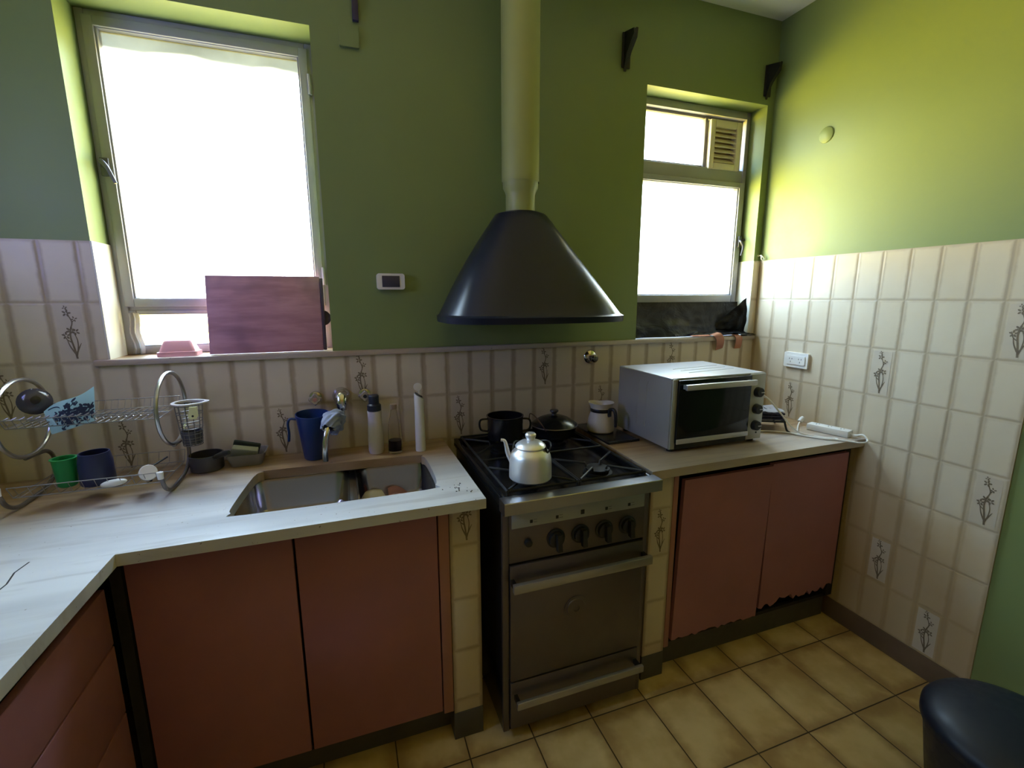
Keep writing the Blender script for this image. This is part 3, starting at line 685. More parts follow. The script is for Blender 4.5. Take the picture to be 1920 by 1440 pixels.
# ---------------------------------------------------------------- things behind the sink
m_bluep = simple('royal_blue_plastic', (.008, .034, .15), .32, var=.1)
o = thing('blue_jug', 'tall royal blue plastic jug with a side handle behind the sink', 'jug', (.275, -.105, .9))
mb = MB(); cx, cy = .268, -.095
mb.lathe([(0, .0015), (.036, .0015), (.040, .006), (.058, .165), (.060, .172), (.0605, .178), (.057, .178), (.055, .165), (.038, .012), (0, .010)], (cx, cy, .9), 36, caps=False)
for v in mb.bm.verts:
    if v.co.z > 1.05: v.co.z += .010*max(0, math.cos(math.atan2(v.co.y-cy, v.co.x-cx)-math.pi*.55))-.006*abs(math.sin(math.atan2(v.co.y-cy, v.co.x-cx)))
obj('body', mb, m_bluep, o)
mb = MB(); mb.tube([(.211, -.098, 1.060), (.190, -.10, 1.063), (.182, -.10, 1.045), (.183, -.10, 1.01), (.180, -.10, .978)], .0048, 8, smooth=5, flat=1.6); obj('handle', mb, m_bluep, o)
o = thing('spray_bottle', 'white waisted bottle with a dark navy cap behind the sink', 'bottle', (.494, -.11, .9))
mb = MB(); mb.lathe([(0, .001), (.026, .001), (.0295, .012), (.0300, .06), (.0285, .095), (.0262, .125), (.0262, .16), (.0272, .172), (.02, .174), (0, .174)], (.494, -.11, .9), 30, caps=False); obj('body', mb, simple('white_lilac_bottle', (.62, .58, .58), .35, var=.02), o)
mb = MB(); mb.lathe([(.0265, .174), (.0265, .196), (.020, .202), (.020, .232), (.017, .236), (0, .236)], (.494, -.11, .9), 26, caps=False); obj('cap', mb, simple('navy_cap', (.012, .016, .035), .4), o)
glass = Mat('thin_clear_glass'); glass.set(color=(.92, .90, .86), rough=.04, trans=1.0, ior=1.12, spec=.5); glass = glass.m
o = thing('glass_bottle', 'clear glass bottle with a little brown liquid, beside the white navy-capped bottle', 'bottle', (.565, -.135, .9))
mb = MB(); mb.lathe([(0, .001), (.027, .001), (.029, .008), (.027, .06), (.022, .12), (.014, .165), (.011, .178), (.011, .19), (.0095, .19), (.0095, .176), (.020, .12), (.0255, .055), (.026, .01), (0, .006)], (.566, -.13, .9), 28, caps=False); obj('body', mb, glass, o)
mb = MB(); mb.lathe([(0, .007), (.0255, .010), (.0252, .052), (0, .052)], (.566, -.13, .9), 24, caps=False); obj('liquid', mb, simple('brown_liquid', (.20, .08, .045), .2), o)
mb = MB(); mb.lathe([(.0118, .178), (.0125, .18), (.0125, .197), (0, .198)], (.566, -.13, .9), 20, caps=False); obj('cap', mb, simple('tan_cap', (.33, .24, .15), .5), o)
o = thing('flip_top_bottle', 'slim tall white bottle with its flip lid standing open, left of the cooker', 'bottle', (.664, -.145, .9))
mb = MB(); mb.lathe([(0, .001), (.0195, .001), (.0205, .008), (.0190, .10), (.0180, .18), (.0185, .205), (.0185, .226), (0, .226)], (.664, -.145, .9), 28, caps=False)
for v in mb.bm.verts:
    if v.co.z > 1.10: v.co.z -= (v.co.x-.664)*.65
obj('body', mb, m_whp, o)
mb = MB(); mb.lathe([(0, .0), (.0145, .0), (.0145, .006), (0, .007)], (.664, -.147, 1.128), 20, caps=False)
for v in mb.bm.verts: v.co.z -= (v.co.x-.664)*.65
obj('nozzle', mb, simple('dark_grey_nozzle', (.08, .07, .065), .3, .3), o)
mb = MB(); mb.lathe([(0, .0035), (.013, .0035), (.0160, 0), (.0160, -.004), (0, -.005)], (.660, -.150, 1.164), 24, 'y', caps=False); mb.box(.662, .672, -.150, -.143, 1.128, 1.152, .002); obj('flip_lid', mb, m_whp, o)
o = thing('sponge_tray', 'small grey plastic tray holding scouring pads, left of the blue jug', 'tray', (.033, -.075, .9))
def tray(x0, x1, y0, y1, z, h, s, th=.002):
    mb = MB()
    rs = [rrect(x0+s, x1-s, y0+s, y1-s, .012), rrect(x0, x1, y0, y1, .014), rrect(x0-.003, x1+.003, y0-.003, y1+.003, .014), rrect(x0+th, x1-th, y0+th, y1-th, .013), rrect(x0+s+th, x1-s-th, y0+s+th, y1-s-th, .011)]
    zz = [z+.001, z+h, z+h+.002, z+h, z+.004]
    mb.loft([[(a, b, q) for a, b in r] for r, q in zip(rs, zz)]); return mb
obj('tray_body', tray(-.030, .096, -.122, -.022, .9, .046, .014), simple('grey_lilac_plastic', (.23, .22, .22), .5), o)
def pad(name, c, size, rot, mat, lab):
    mb = MB(); mt = Matrix.Translation(c) @ Matrix.Rotation(rot[2], 4, 'Z') @ Matrix.Rotation(rot[1], 4, 'Y') @ Matrix.Rotation(rot[0], 4, 'X')
    mb.box(-size[0]/2, size[0]/2, -size[1]/2, size[1]/2, -size[2]/2, size[2]/2, .004, mat=mt, seg=3)
    return tag(obj(name, mb, mat), lab, 'scouring pad')
pad('scouring_pad', (.030, -.060, .960), (.090, .012, .045), (.25, .30, .1), simple('dark_green_scourer', (.035, .05, .035), .95, bump=.6), 'dark green scouring pad leaning at the back of the grey tray')
pad('sponge', (.028, -.083, .945), (.085, .022, .055), (.5, .22, .0), simple('greyish_green_sponge', (.36, .38, .28), .95, bump=.6), 'pale grey-green sponge lying in the grey tray')
# in the sink
mb = MB(); mb.lathe([(0, 0), (.036, .002), (.050, .020), (.048, .048), (.032, .072), (0, .080)], (.468, -.235, .7125), 28, caps=False)
for v in mb.bm.verts: v.co += Vector((noise.noise(v.co*22), noise.noise(v.co*22+Vector((5, 0, 0))), 0))*.006
tag(obj('sponge_ball', mb, simple('cream_foam', (.66, .58, .42), .9, bump=.4), ang=60), 'round cream sponge in the right sink bowl', 'sponge')
mb = MB(); mb.grid(lambda a, b: (.523+a*.10, -.300+b*.10+.01*math.sin(a*5), .760+.030*math.sin(math.pi*(a*.8+.2))+.012*math.cos(b*5)-.035*a), 12, 10, thick=.012)
tag(obj('pink_cloth', mb, simple('salmon_pink_cloth', (.68, .36, .26), .9, bump=.4), ang=60), 'folded salmon-pink cloth lying in the right sink bowl', 'cloth')
# ---------------------------------------------------------------- on the ledge
o = thing('wooden_board', 'large stained purple-brown wooden board leaning against the big window', 'board', (.13, .03, 1.302))
m_board = Mat('stained_wood_board'); n1 = m_board.noise(3, 5, .6, vec=m_board.scl(1.2, 1, 9)); n2 = m_board.noise(3.5, 3)
bc = m_board.mix(m_board.mr(n1, .3, .7), (.36, .165, .22), (.52, .27, .35)); bc = m_board.mix(m_board.mr(n2, .45, .65), bc, (.20, .10, .16))
m_board.set(color=bc, rough=.55); m_board.bump(n1, .12, .002)
def lean(v): return Vector((v.x, v.y+.030*(v.z-1.302)/.29, v.z))
mb = MB(); mb.box(-.070, .322, .012, .030, 1.304, 1.592, .003)
for v in mb.bm.verts: v.co.y += .20*(v.co.z-1.304)
obj('panel', mb, m_board.m, o)
mb = MB(); mb.box(.3225, .334, .010, .028, 1.306, 1.585, .002); mb.lathe([(0, .0), (.030, 0), (.030, .012), (0, .012)], (.326, .020, 1.43), 20, 'y', caps=False)
for v in mb.bm.verts: v.co.y += .20*(v.co.z-1.304)
obj('edge_strip', mb, simple('dark_purple_edge', (.045, .025, .05), .5), o)
# hole right end rounded
o = thing('pink_container', 'small pink plastic box lying upside down on the window ledge', 'container', (-.165, .03, 1.302))
def frus(x0, x1, y0, y1, z0, z1, s):
    mb = MB(); mb.loft([[(a, b, z) for a, b in rrect(x0+k, x1-k, y0+k, y1-k, .010)] for k, z in ((0, z0), (0, z0+.016), (.005, z0+.017), (s, z1-.004), (s+.004, z1))]); return mb
pk = Mat('pink_plastic'); pk.set(color=pk.mix(pk.noise(8), (.85, .42, .46), (.90, .48, .52)), rough=.45, trans=.35, ior=1.2)
obj('body', frus(-.232, -.108, .003, .085, 1.3025, 1.358, .018), pk.m, o)
# black plastic sheet in window 2
sh = thing('black_plastic_sheet', 'wrinkled black plastic sheet taped over the gap under the small window', 'plastic sheet', (2.1, .08, 1.302))
m_bag = Mat('black_bin_liner'); m_bag.set(color=(.012, .012, .014), rough=.32, spec=.4); m_bag.bump(m_bag.noise(7, 4, .6, dist=1.2), .45, .02); m_bag = m_bag.m
def sheet(a, b):
    x = 1.762+a*.704; z = 1.3035+b*.178; y = .078-(1-b)**2*.040
    w = noise.noise(Vector((a*6, b*3, 1.3)))*.014+noise.noise(Vector((a*15, b*7, 4)))*.005
    return Vector((x, y+w*(.3+.7*(1-b)), z))
mb = MB(); mb.grid(sheet, 90, 24, thick=.0008)
obj('sheet', mb, m_bag, sh, ang=80)
def flap(a, b):
    x = 2.02+a*.478; y = .045-b*.085*(.25+.75*a)
    h = (.010+.030*a*(1-a*.45))*(1-.75*b)+.010*abs(noise.noise(Vector((a*9, b*3, 8))))+.004*math.sin(a*23+b*4)
    return Vector((x, min(.044, y), 1.3055+max(.001, h*(1 if a < .93 else (1-a)/.07))))
mb = MB(); mb.grid(flap, 60, 14, thick=.001); obj('flap', mb, m_bag, sh, ang=80)
mb = MB(); mb.grid(lambda a, b: Vector((2.30+a*.155, .062-.05*a-.012*math.sin(b*3)+.008*noise.noise(Vector((a*5, b*4, 2))), 1.308+b*(.05+.145*a))), 20, 16, thick=.001); obj('side_fold', mb, m_bag, sh, ang=80)
m_tape = simple('brown_parcel_tape', (.42, .17, .10), .35, var=.15)
def strip(P, wd, name='tape', lab=None, mt=None):
    mb = MB(); wv = Vector(wd); Q = catmull([Vector(p) for p in P], 4)
    rr = [[p-wv, p+wv] for p in Q]
    for i in range(len(rr)-1):
        mb.poly([rr[i][0], rr[i][1], rr[i+1][1], rr[i+1][0]])
    bmesh.ops.remove_doubles(mb.bm, verts=mb.bm.verts, dist=1e-5); bmesh.ops.solidify(mb.bm, geom=mb.bm.faces[:], thickness=.0006)
    return obj(name, mb, mt or m_tape, sh, ang=70, label=lab)
strip([(2.235, -.004, 1.318), (2.245, -.024, 1.313), (2.262, -.0275, 1.29), (2.268, -.0245, 1.262), (2.272, -.0125, 1.235)], (.024, 0, .006))
strip([(2.360, -.010, 1.312), (2.385, -.0275, 1.300), (2.392, -.0240, 1.265), (2.396, -.0120, 1.235)], (.022, 0, 0))
strip([(2.10, .004, 1.309), (2.16, -.018, 1.3105), (2.20, -.016, 1.311)], (.0, .010, .002))
strip([(2.4615, .045, 1.36), (2.462, .035, 1.40), (2.462, .03, 1.43)], (0, .012, .004))
# ---------------------------------------------------------------- dish rack
rk = thing('dish_rack', 'two-tier chrome wire dish rack with tall hoop ends on the left countertop', 'dish rack', (-.34, -.2, .9))
m_wire = simple('dull_chrome_wire', (.55, .54, .54), .28, 1)
m_wd = simple('dark_worn_wire', (.22, .20, .19), .4, .9)
for x in (-.150, -.530):
    mb = MB(); cy, cz, ry, rz = -.178, 1.152, .138, .117
    mb.tube([(x, cy+ry*math.cos(2*math.pi*i/36), cz+rz*math.sin(2*math.pi*i/36)) for i in range(36)], .0062, 10, closed=True)
    obj('hoop', mb, m_wire, rk)
    mb = MB(); mb.tube([(x, -.21, 1.033), (x, -.15, 1.030), (x, -.10, 1.022), (x, -.072, .99), (x, -.082, .945), (x, -.13, .916), (x, -.21, .9085), (x, -.28, .909), (x, -.325, .93), (x, -.345, .965), (x, -.352, .992)], .0062, 10, smooth=5)
    obj('leg', mb, m_wd, rk)
    mb = MB(); mb.lathe([(0, -.022), (.008, -.022), (.009, 0), (0, .002)], (x, -.3525, .992), 12, caps=False); obj('foot_cap', mb, m_whp, rk)
m_wd2 = simple('basket_wire', (.34, .32, .32), .35, .9)
def basket(name, yf, yb, zt, zb, n, r=.0013, ticks=False, inset=.02):
    mb = MB(); x0, x1 = -.524, -.156
    for y, z in ((yf, zt), (yb, zt), (yf+inset, zb), (yb-inset, zb), ((yf+yb)/2, zb)): mb.tube([(x0, y, z), (x1, y, z)], r*1.6, 6)
    for x in (x0, x1): mb.tube([(x, yf, zt), (x, yf+inset, zb), (x, yb-inset, zb), (x, yb, zt)], r*1.5, 6)
    for i in range(n):
        x = x0+(x1-x0)*(i+.5)/n
        mb.tube([(x, yf, zt+.001), (x, yf+inset, zb), (x, yb-inset, zb), (x, yb, zt+.001)], r, 5)
        if ticks: mb.tube([(x, yf-.001, zt), (x+.010, yf+.006, zt+.006)], .0019, 5); mb.lathe([(0, -.0028), (.0024, -.0014), (.0028, 0), (.0024, .0014), (0, .0028)], (x+.006, yf+.004, zt-.013), 8, caps=False)
    return obj(name, mb, m_wd2, rk)
basket('upper_basket', -.300, -.070, 1.172, 1.143, 20, r=.0010, ticks=True); basket('lower_basket', -.325, -.090, .982, .945, 12, r=.0010)
# items in the rack
o = thing('patterned_sheet', 'pale blue square sheet printed with dark blue flowers, standing in the upper dish rack', 'patterned sheet', (-.36, -.27, 1.14))
m_ps = simple('pale_blue_sheet', (.42, .56, .60), .4, var=.04)
c00, c10, c11, c01 = [Vector(p) for p in ((-.432, -.262, 1.114), (-.322, -.262, 1.146), (-.312, -.262, 1.252), (-.440, -.262, 1.184))]
def psheet(a, b, off=0):
    p = (c00*(1-a)+c10*a)*(1-b)+(c01*(1-a)+c11*a)*b
    return p+Vector((0, off-.012*math.sin(math.pi*a), .006*math.sin(a*6.2)*b))
mb = MB(); mb.grid(psheet, 20, 10, thick=.003); obj('sheet', mb, m_ps, o)
mb = MB(); rnd = random.Random(4)
for i in range(110):
    a = min(.95, max(.22, rnd.gauss(.62, .2))); b = min(.93, max(.06, rnd.gauss(.42, .17))+.12*(a-.5)); t = rnd.uniform(0, 6.28); L = rnd.uniform(.045, .085); w = L*.42
    pts = []
    for k in range(8):
        q = 2*math.pi*k/8; e1, e2 = L*math.cos(q), w*math.sin(q)
        pts.append(psheet(min(.99, max(.01, a+e1*math.cos(t)-e2*math.sin(t))), min(.98, max(.02, b+(e1*math.sin(t)+e2*math.cos(t))*1.3)), -.0022-i*2e-6))
    mb.poly(pts)
for P_ in ([(.10, .92), (.25, .88), (.34, .80), (.36, .66), (.5, .6)], [(.45, .5), (.55, .75), (.68, .85)], [(.5, .3), (.35, .2), (.3, .05)]):
    Q = catmull([Vector((a, b, 0)) for a, b in P_], 5)
    for u, v in zip(Q, Q[1:]): mb.poly([psheet(u.x, u.y-.02, -.0024), psheet(v.x, v.y-.02, -.0024), psheet(v.x, v.y+.02, -.0024), psheet(u.x, u.y+.02, -.0024)])
obj('flower_print', mb, simple('navy_print', (.015, .022, .065), .5), o, label='dark blue printed flowers')
def cup(name, c, r0, r1, h, mats, lab, cat='cup', rim=0):
    mb = MB(); mb.lathe([(0, .0), (r0-.004, 0), (r0, .004), (r1, h), (r1+rim, h+.001), (r1+rim, h+.003), (r1-.003, h+.003), (r0-.002, .006), (0, .005)], c, 32, caps=False)
    return tag(obj(name, mb, mats), lab, cat)
gm = Mat('green_translucent_plastic'); gm.set(color=(.03, .33, .09), rough=.3, trans=.35, ior=1.3); gm = gm.m
cup('plastic_cup', (-.420, -.252, .9475), .024, .0295, .086, gm, 'bright green plastic cup in the lower dish rack', rim=.003)
o = thing('plastic_mug', 'dark navy plastic mug in the lower dish rack beside the green cup', 'mug', (-.347, -.25, .9475))
mb = MB(); mb.lathe([(0, 0), (.042, 0), (.044, .004), (.0425, .07), (.038, .098), (.035, .098), (.039, .07), (.040, .008), (0, .006)], (-.345, -.25, .9475), 32, caps=False); obj('body', mb, simple('navy_plastic', (.014, .018, .065), .4), o)
mb = MB(); mb.tube([(-.345, -.208, 1.03), (-.345, -.185, 1.03), (-.345, -.175, 1.0), (-.345, -.185, .975), (-.345, -.207, .972)], .005, 8, smooth=4); obj('handle', mb, bpy.data.materials['navy_plastic'], o)
o = thing('glass_jar', 'small glass jar with a white lid lying on its side in the lower dish rack', 'jar', (-.182, -.28, .95))
mb = MB(); ax = Matrix.Translation((-.196, -.305, .980)) @ Matrix.Rotation(math.radians(-28), 4, 'X') @ Matrix.Rotation(math.radians(18), 4, 'Z')
b = MB(); b.lathe([(0, .012), (.0215, .012), (.0225, .05), (.018, .062), (.018, .072), (0, .072)], (0, 0, 0), 26, 'y', caps=False); bmesh.ops.transform(b.bm, matrix=ax, verts=b.bm.verts); obj('body', b, glass, o)
b = MB(); b.lathe([(0, 0), (.0225, 0), (.024, .002), (.024, .0115), (0, .0115)], (0, 0, 0), 28, 'y', caps=False); bmesh.ops.transform(b.bm, matrix=ax, verts=b.bm.verts); obj('lid', b, m_whp, o)
mb = MB(); b = bmesh.new(); bmesh.ops.create_uvsphere(b, u_segments=24, v_segments=12, radius=1)
for v in b.verts: v.co = Vector((v.co.x*.033, v.co.y*.014, v.co.z*.0105))
bmesh.ops.transform(b, matrix=Matrix.Translation((-.283, -.312, .9605)) @ Matrix.Rotation(.1, 4, 'Z') @ Matrix.Rotation(-.08, 4, 'Y'), verts=b.verts); mb.add(b)
tag(obj('soap_dish', mb, simple('off_white_ceramic', (.66, .66, .62), .35)), 'small white oval dish low at the front of the lower dish rack', 'dish')
mb = MB(); mb.tube([(-.235, -.24, .962), (-.215, -.27, .958), (-.195, -.295, .955)], [.006, .012, .010], 12, smooth=4, flat=.5); mb.tube([(-.195, -.14, .975), (-.235, -.24, .962)], .003, 6)
tag(obj('serving_spoon', mb, m_blackp), 'black spoon lying in the lower dish rack near the white-lidded jar', 'spoon')
o = thing('pot_lid', 'dark glass pot lid standing in the left end of the upper dish rack', 'lid', (-.51, -.16, 1.15))
mb = MB(); mt = Matrix.Translation((-.512, -.150, 1.196)) @ Matrix.Rotation(math.radians(72), 4, 'X') @ Matrix.Rotation(.5, 4, 'Y')
b = MB(); b.lathe([(.040, 0), (.041, .002), (.034, .012), (.02, .020), (0, .023)], (0, 0, 0), 30, caps=False); b.lathe([(0, -.002), (.039, -.001), (.040, 0)], (0, 0, 0), 30, caps=False); bmesh.ops.transform(b.bm, matrix=mt, verts=b.bm.verts)
obj('dome', b, simple('smoky_glass', (.05, .045, .055), .12), o)
b = MB(); b.lathe([(.005, .024), (.005, .032), (.012, .034), (.012, .042), (0, .044)], (0, 0, 0), 16, caps=False); bmesh.ops.transform(b.bm, matrix=mt, verts=b.bm.verts); obj('knob', b, m_blackp, o)
# utensil holder on the right hoop
o = thing('utensil_basket', 'round wire utensil basket hooked on the right end of the dish rack', 'basket', (-.10, -.19, 1.05))
mb = MB(); cx, cy = -.100, -.190; DZ = -.026
def circ(r, z, n=28, dx=0): return [(cx+dx+r*math.cos(2*math.pi*i/n), cy+r*math.sin(2*math.pi*i/n), z) for i in range(n)]
def shift(mb):
    for v in mb.bm.verts: v.co.z += DZ
for k, z in enumerate((1.052, 1.060, 1.068, 1.078, 1.092, 1.110, 1.135, 1.160, 1.188)): mb.tube(circ(.028+.0125*(z-1.052)/.136, z), .0013, 6, closed=True)
for i in range(12):
    a = 2*math.pi*i/12; mb.tube([(cx, cy, 1.052), (cx+.028*math.cos(a), cy+.028*math.sin(a), 1.052), (cx+.0405*math.cos(a), cy+.0405*math.sin(a), 1.188)], .0012, 5)
shift(mb); obj('wires', mb, m_wd, o)
mb = MB(); mb.lathe([(.026, 1.055), (.031, 1.10), (.029, 1.10), (.024, 1.057)], (cx, cy, 0), 24, caps=True); shift(mb); obj('drip_cup', mb, simple('smoke_grey_plastic', (.06, .06, .07), .4), o)
mb = MB(); n = 40
ring0 = [(cx+.036*math.cos(2*math.pi*i/n), cy+.036*math.sin(2*math.pi*i/n)) for i in range(n)]
mb.loft([[(cx+r*math.cos(2*math.pi*i/n)*(1+.28*max(0, math.cos(2*math.pi*i/n-.1))**6), cy+r*math.sin(2*math.pi*i/n), z) for i in range(n)] for r, z in ((.037, 1.190), (.047, 1.193), (.048, 1.197), (.037, 1.197), (.037, 1.190))], caps=False)
shift(mb); tag(obj('strainer_rim', mb, simple('pinkish_white_plastic', (.52, .47, .46), .45)), 'pinkish-white plastic ring lying on top of the wire utensil basket', 'ring')
mb = MB(); mb.prism([(-.083, 1.190), (-.062, 1.190), (-.062, 1.158), (-.068, 1.150), (-.084, 1.150), (-.090, 1.158)], 'y', -.246, -.240)
mb.lathe([(0, -.2468), (.0035, -.2468), (.0035, -.2462), (0, -.2462)], (-.076, 0, 1.160), 10, 'y', caps=False, mi=1)
shift(mb); tag(obj('peeler_handle', mb, [simple('pale_yellow_plastic', (.68, .68, .36), .4), m_blackp]), 'pale yellow plastic handle with a hole hanging on the utensil basket', 'handle')
o = thing('small_saucepan', 'small dark saucepan with a black handle, between the dish rack and the sink', 'saucepan', (-.095, -.095, .9))
mb = MB(); mb.lathe([(0, .001), (.050, .001), (.053, .005), (.054, .056), (.056, .058), (.052, .058), (.050, .008), (0, .006)], (-.095, -.088, .9), 32, caps=False); obj('pan', mb, simple('smoky_dark_pan', (.09, .085, .09), .3, .5), o)
mb = MB(); mb.tube([(-.060, -.130, .952), (-.045, -.16, .965), (-.012, -.20, .985), (.008, -.222, .994)], [.006, .009, .010, .007], 12, smooth=5, flat=.7); obj('handle', mb, m_blackp, o)
# ---------------------------------------------------------------- on the hob
ZG = .9175
o = thing('kettle', 'shiny aluminium kettle with a domed lid on the front left burner', 'kettle', (.958, -.60, ZG))
kx, ky = .958, -.603
mb = MB(); prof = [(0, .0005), (.066, .0005), (.0710, .006), (.0708, .03), (.0695, .064), (.0670, .080), (.0610, .093), (.0505, .101), (.0475, .106)]
mb.lathe(prof, (kx, ky, ZG), 48, caps=False); obj('body', mb, m_alu, o)
mb = MB(); mb.lathe([(.0465, .103), (.0505, .108), (.0510, .111), (.047, .117), (.034, .126), (.018, .131), (.008, .133)], (kx, ky, ZG), 40, caps=False); ld = obj('lid', mb, m_alu, o)
mb = MB(); mb.lathe([(.012, .131), (.0145, .136), (.0175, .143), (.0180, .150), (.0145, .155), (0, .156)], (kx, ky, ZG), 24, caps=False); obj('knob', mb, m_alu, ld)
mb = MB(); U = Vector((-.94, .34, 0))
P0 = Vector((kx, ky, ZG))
mb.tube([P0+U*.060+Vector((0, 0, .060)), P0+U*.074+Vector((0, 0, .085)), P0+U*.080+Vector((0, 0, .110)), P0+U*.086+Vector((0, 0, .128)), P0+U*.098+Vector((0, 0, .131))], [.012, .0085, .0065, .0055, .005], 12, smooth=5); obj('spout', mb, m_alu, o)
mb = MB()
R = Vector((.94, -.34, 0)); Fv = Vector((-.34, -.94, 0))
for sgn in (1,):
    pass
lug = P0+R*.052+Fv*.022+Vector((0, 0, .094))
mb.tube([lug+Vector((0, 0, -.016))+Fv*.008, lug+Vector((0, 0, .0)), lug+Vector((0, 0, .018))-R*.004], .0045, 8)
mb.tube([lug+Vector((0, 0, -.006)), P0+R*.066+Fv*.005+Vector((0, 0, .110)), P0+R*.058-Fv*.05+Vector((0, 0, .113)), P0-Fv*.083+Vector((0, 0, .098)), P0-R*.050-Fv*.062+Vector((0, 0, .106)), P0-R*.058-Fv*.01+Vector((0, 0, .094))], .0028, 8, smooth=6)
obj('bail_handle', mb, m_blackm, o, label='dark wire bail handle folded back')
o = thing('cooking_pot', 'black two-handled cooking pot on the back left burner', 'pot', (1.015, -.165, ZG))
px, py = 1.018, -.165
mb = MB(); mb.lathe([(0, .001), (.070, .001), (.074, .006), (.076, .098), (.0785, .101), (.0785, .104), (.073, .104), (.071, .008), (0, .006)], (px, py, ZG), 44, caps=False); obj('body', mb, m_black, o)
for sg in (-1, 1):
    mb = MB(); D = Vector((.96*sg, -.28*sg, 0)); C0 = Vector((px, py, ZG))
    mb.tube([C0+D*.075+Vector((0, 0, .088)), C0+D*.102+Vector((0, 0, .084)), C0+D*.108+Vector((0, 0, .062)), C0+D*.100+Vector((0, 0, .040)), C0+D*.074+Vector((0, 0, .034))], .0042, 8, smooth=6); obj('handle', mb, m_black, o)
o = thing('frying_pan', 'low black pan with a domed black lid on the back right burner', 'pan', (1.235, -.19, ZG))
px, py = 1.236, -.185
mb = MB(); mb.lathe([(0, .001), (.082, .001), (.088, .006), (.098, .045), (.100, .047), (.095, .047), (.084, .008), (0, .006)], (px, py, ZG), 48, caps=False); obj('pan', mb, m_black, o)
mb = MB(); mb.lathe([(.101, .0472), (.1035, .049), (.101, .052)], (px, py, ZG), 48, caps=True); mb.lathe([(.1005, .051), (.088, .062), (.062, .078), (.034, .088), (.012, .091)], (px, py, ZG), 48, caps=False, mi=1); ld = obj('lid', mb, [m_steel_d, m_black], o)
mb = MB(); mb.lathe([(.011, .090), (.009, .096), (.014, .102), (.019, .108), (.017, .113), (0, .114)], (px, py, ZG), 20, caps=False); obj('knob', mb, m_blackp, ld)
mb = MB(); mb.tube([(1.165, -.262, ZG+.045), (1.145, -.275, ZG+.070), (1.133, -.255, ZG+.092), (1.130, -.215, ZG+.104), (1.133, -.16, ZG+.098), (1.150, -.11, ZG+.055)], .0025, 8, smooth=6); obj('wire_handle', mb, simple('brown_wire', (.10, .05, .03), .4, .5), o, label='thin brown wire handle')
# ---------------------------------------------------------------- right counter
mb = MB(); mb.box(1.4135, 1.568, -.345, -.03, .9005, .908, .003); mb.box(1.4135, 1.568, -.345, -.335, .908, .912, .002)
tag(obj('baking_tray', mb, m_black), 'flat black tray on the right countertop under the white pitcher', 'tray')
o = thing('white_pitcher', 'small cream pitcher with a black band and handle between cooker and toaster oven', 'pitcher', (1.478, -.17, .9085))
qx, qy, qz = 1.476, -.170, .9088
mb = MB(); mb.lathe([(0, 0), (.054, 0), (.060, .006), (.062, .020), (.058, .050), (.049, .082), (.0455, .098), (.0475, .112), (.056, .130), (.0575, .134), (.055, .134), (.044, .112), (.043, .098), (.046, .08), (.058, .02), (0, .006)], (qx, qy, qz), 40, caps=False)
for v in mb.bm.verts:
    if v.co.z > qz+.12:
        a = math.atan2(v.co.y-qy, v.co.x-qx); v.co.z -= .006*max(0, math.cos(a-1.2))**4
obj('jug', mb, simple('cream_enamel', (.62, .57, .46), .3, var=.05), o)
mb = MB(); mb.lathe([(.0475, .092), (.0482, .094), (.0486, .106), (.0475, .108)], (qx, qy, qz), 40, caps=True); D = Vector((.30, -.954, 0)); P0 = Vector((qx, qy, qz))
mb.tube([P0+D*.046+Vector((0, 0, .084)), P0+D*.052+Vector((0, 0, .106)), P0+D*.072+Vector((0, 0, .112)), P0+D*.084+Vector((0, 0, .098)), P0+D*.088+Vector((0, 0, .062)), P0+D*.087+Vector((0, 0, .036))], [.008, .009, .008, .008, .0075, .006], 12, smooth=5)
mb.box(-.010, .010, -.055, -.047, .075, .106, .002, mat=Matrix.Translation(P0) @ Matrix.Rotation(math.atan2(.30, .954), 4, 'Z'))
obj('band_and_handle', mb, m_blackp, o)
mb = MB(); mb.lathe([(0, 0), (.022, 0), (.026, .05), (.024, .05), (.02, .004), (0, .004)], (1.545, -.10, .9085), 20, caps=False)
tag(obj('green_cup', mb, simple('pale_green_plastic', (.20, .34, .20), .4)), 'small pale green cup tucked behind the white pitcher', 'cup')
# toaster oven
o = thing('toaster_oven', 'silver-grey toaster oven with black glass door and three knobs on the right countertop', 'toaster oven', (1.815, -.34, .9))
ox0, ox1, oy0, oy1, oz0, oz1 = 1.578, 2.052, -.520, -.150, .914, 1.200
m_ov = simple('silver_painted_metal', (.52, .52, .54), .34, .55, var=.04)
mb = MB(); mb.prism(rrect(ox0, ox1, oz0, oz1, .007), 'y', oy0+.006, oy1); obj('casing', mb, m_ov, o)
for i, yy in enumerate((-.36, -.30)):
    mb = MB(); mb.tube([(ox0-.0004, yy-.01, 1.165), (ox0-.0004, yy, 1.15), (ox0-.0004, yy, 1.0), (ox0-.0004, yy+.004, .97)], .0016, 6); obj('side_rib', mb, m_ov, o)
for i in range(3):
    mb = MB(); mb.tube([(ox0+.16, oy0+.10+.05*i, oz1+.0002), (ox1-.05, oy0+.13+.05*i, oz1+.0002)], .0014, 6); obj('top_rib', mb, m_ov, o)
m_cp = simple('grey_control_panel', (.42, .43, .42), .35, .4, var=.04)
obj('front_edge', MB().box(ox0+.004, 1.612-.008, oy0, oy0+.006, oz0+.002, oz1-.003, .002), m_cp, o)
mb = MB(); mb.box(1.968, ox1-.004, oy0-.002, oy0+.006, oz0+.002, oz1-.003, .002)
obj('control_panel', mb, m_cp, o)
dr = obj('door', MB().box(1.604, 1.966, oy0-.010, oy0+.004, .938, 1.193, .003), simple('black_oven_glass', (.004, .005, .006), .10, spec=.3), o)
mb = MB(); mb.box(1.604, 1.966, oy0-.013, oy0-.0095, .938, .958, .001); obj('door_trim', mb, m_ov, dr)
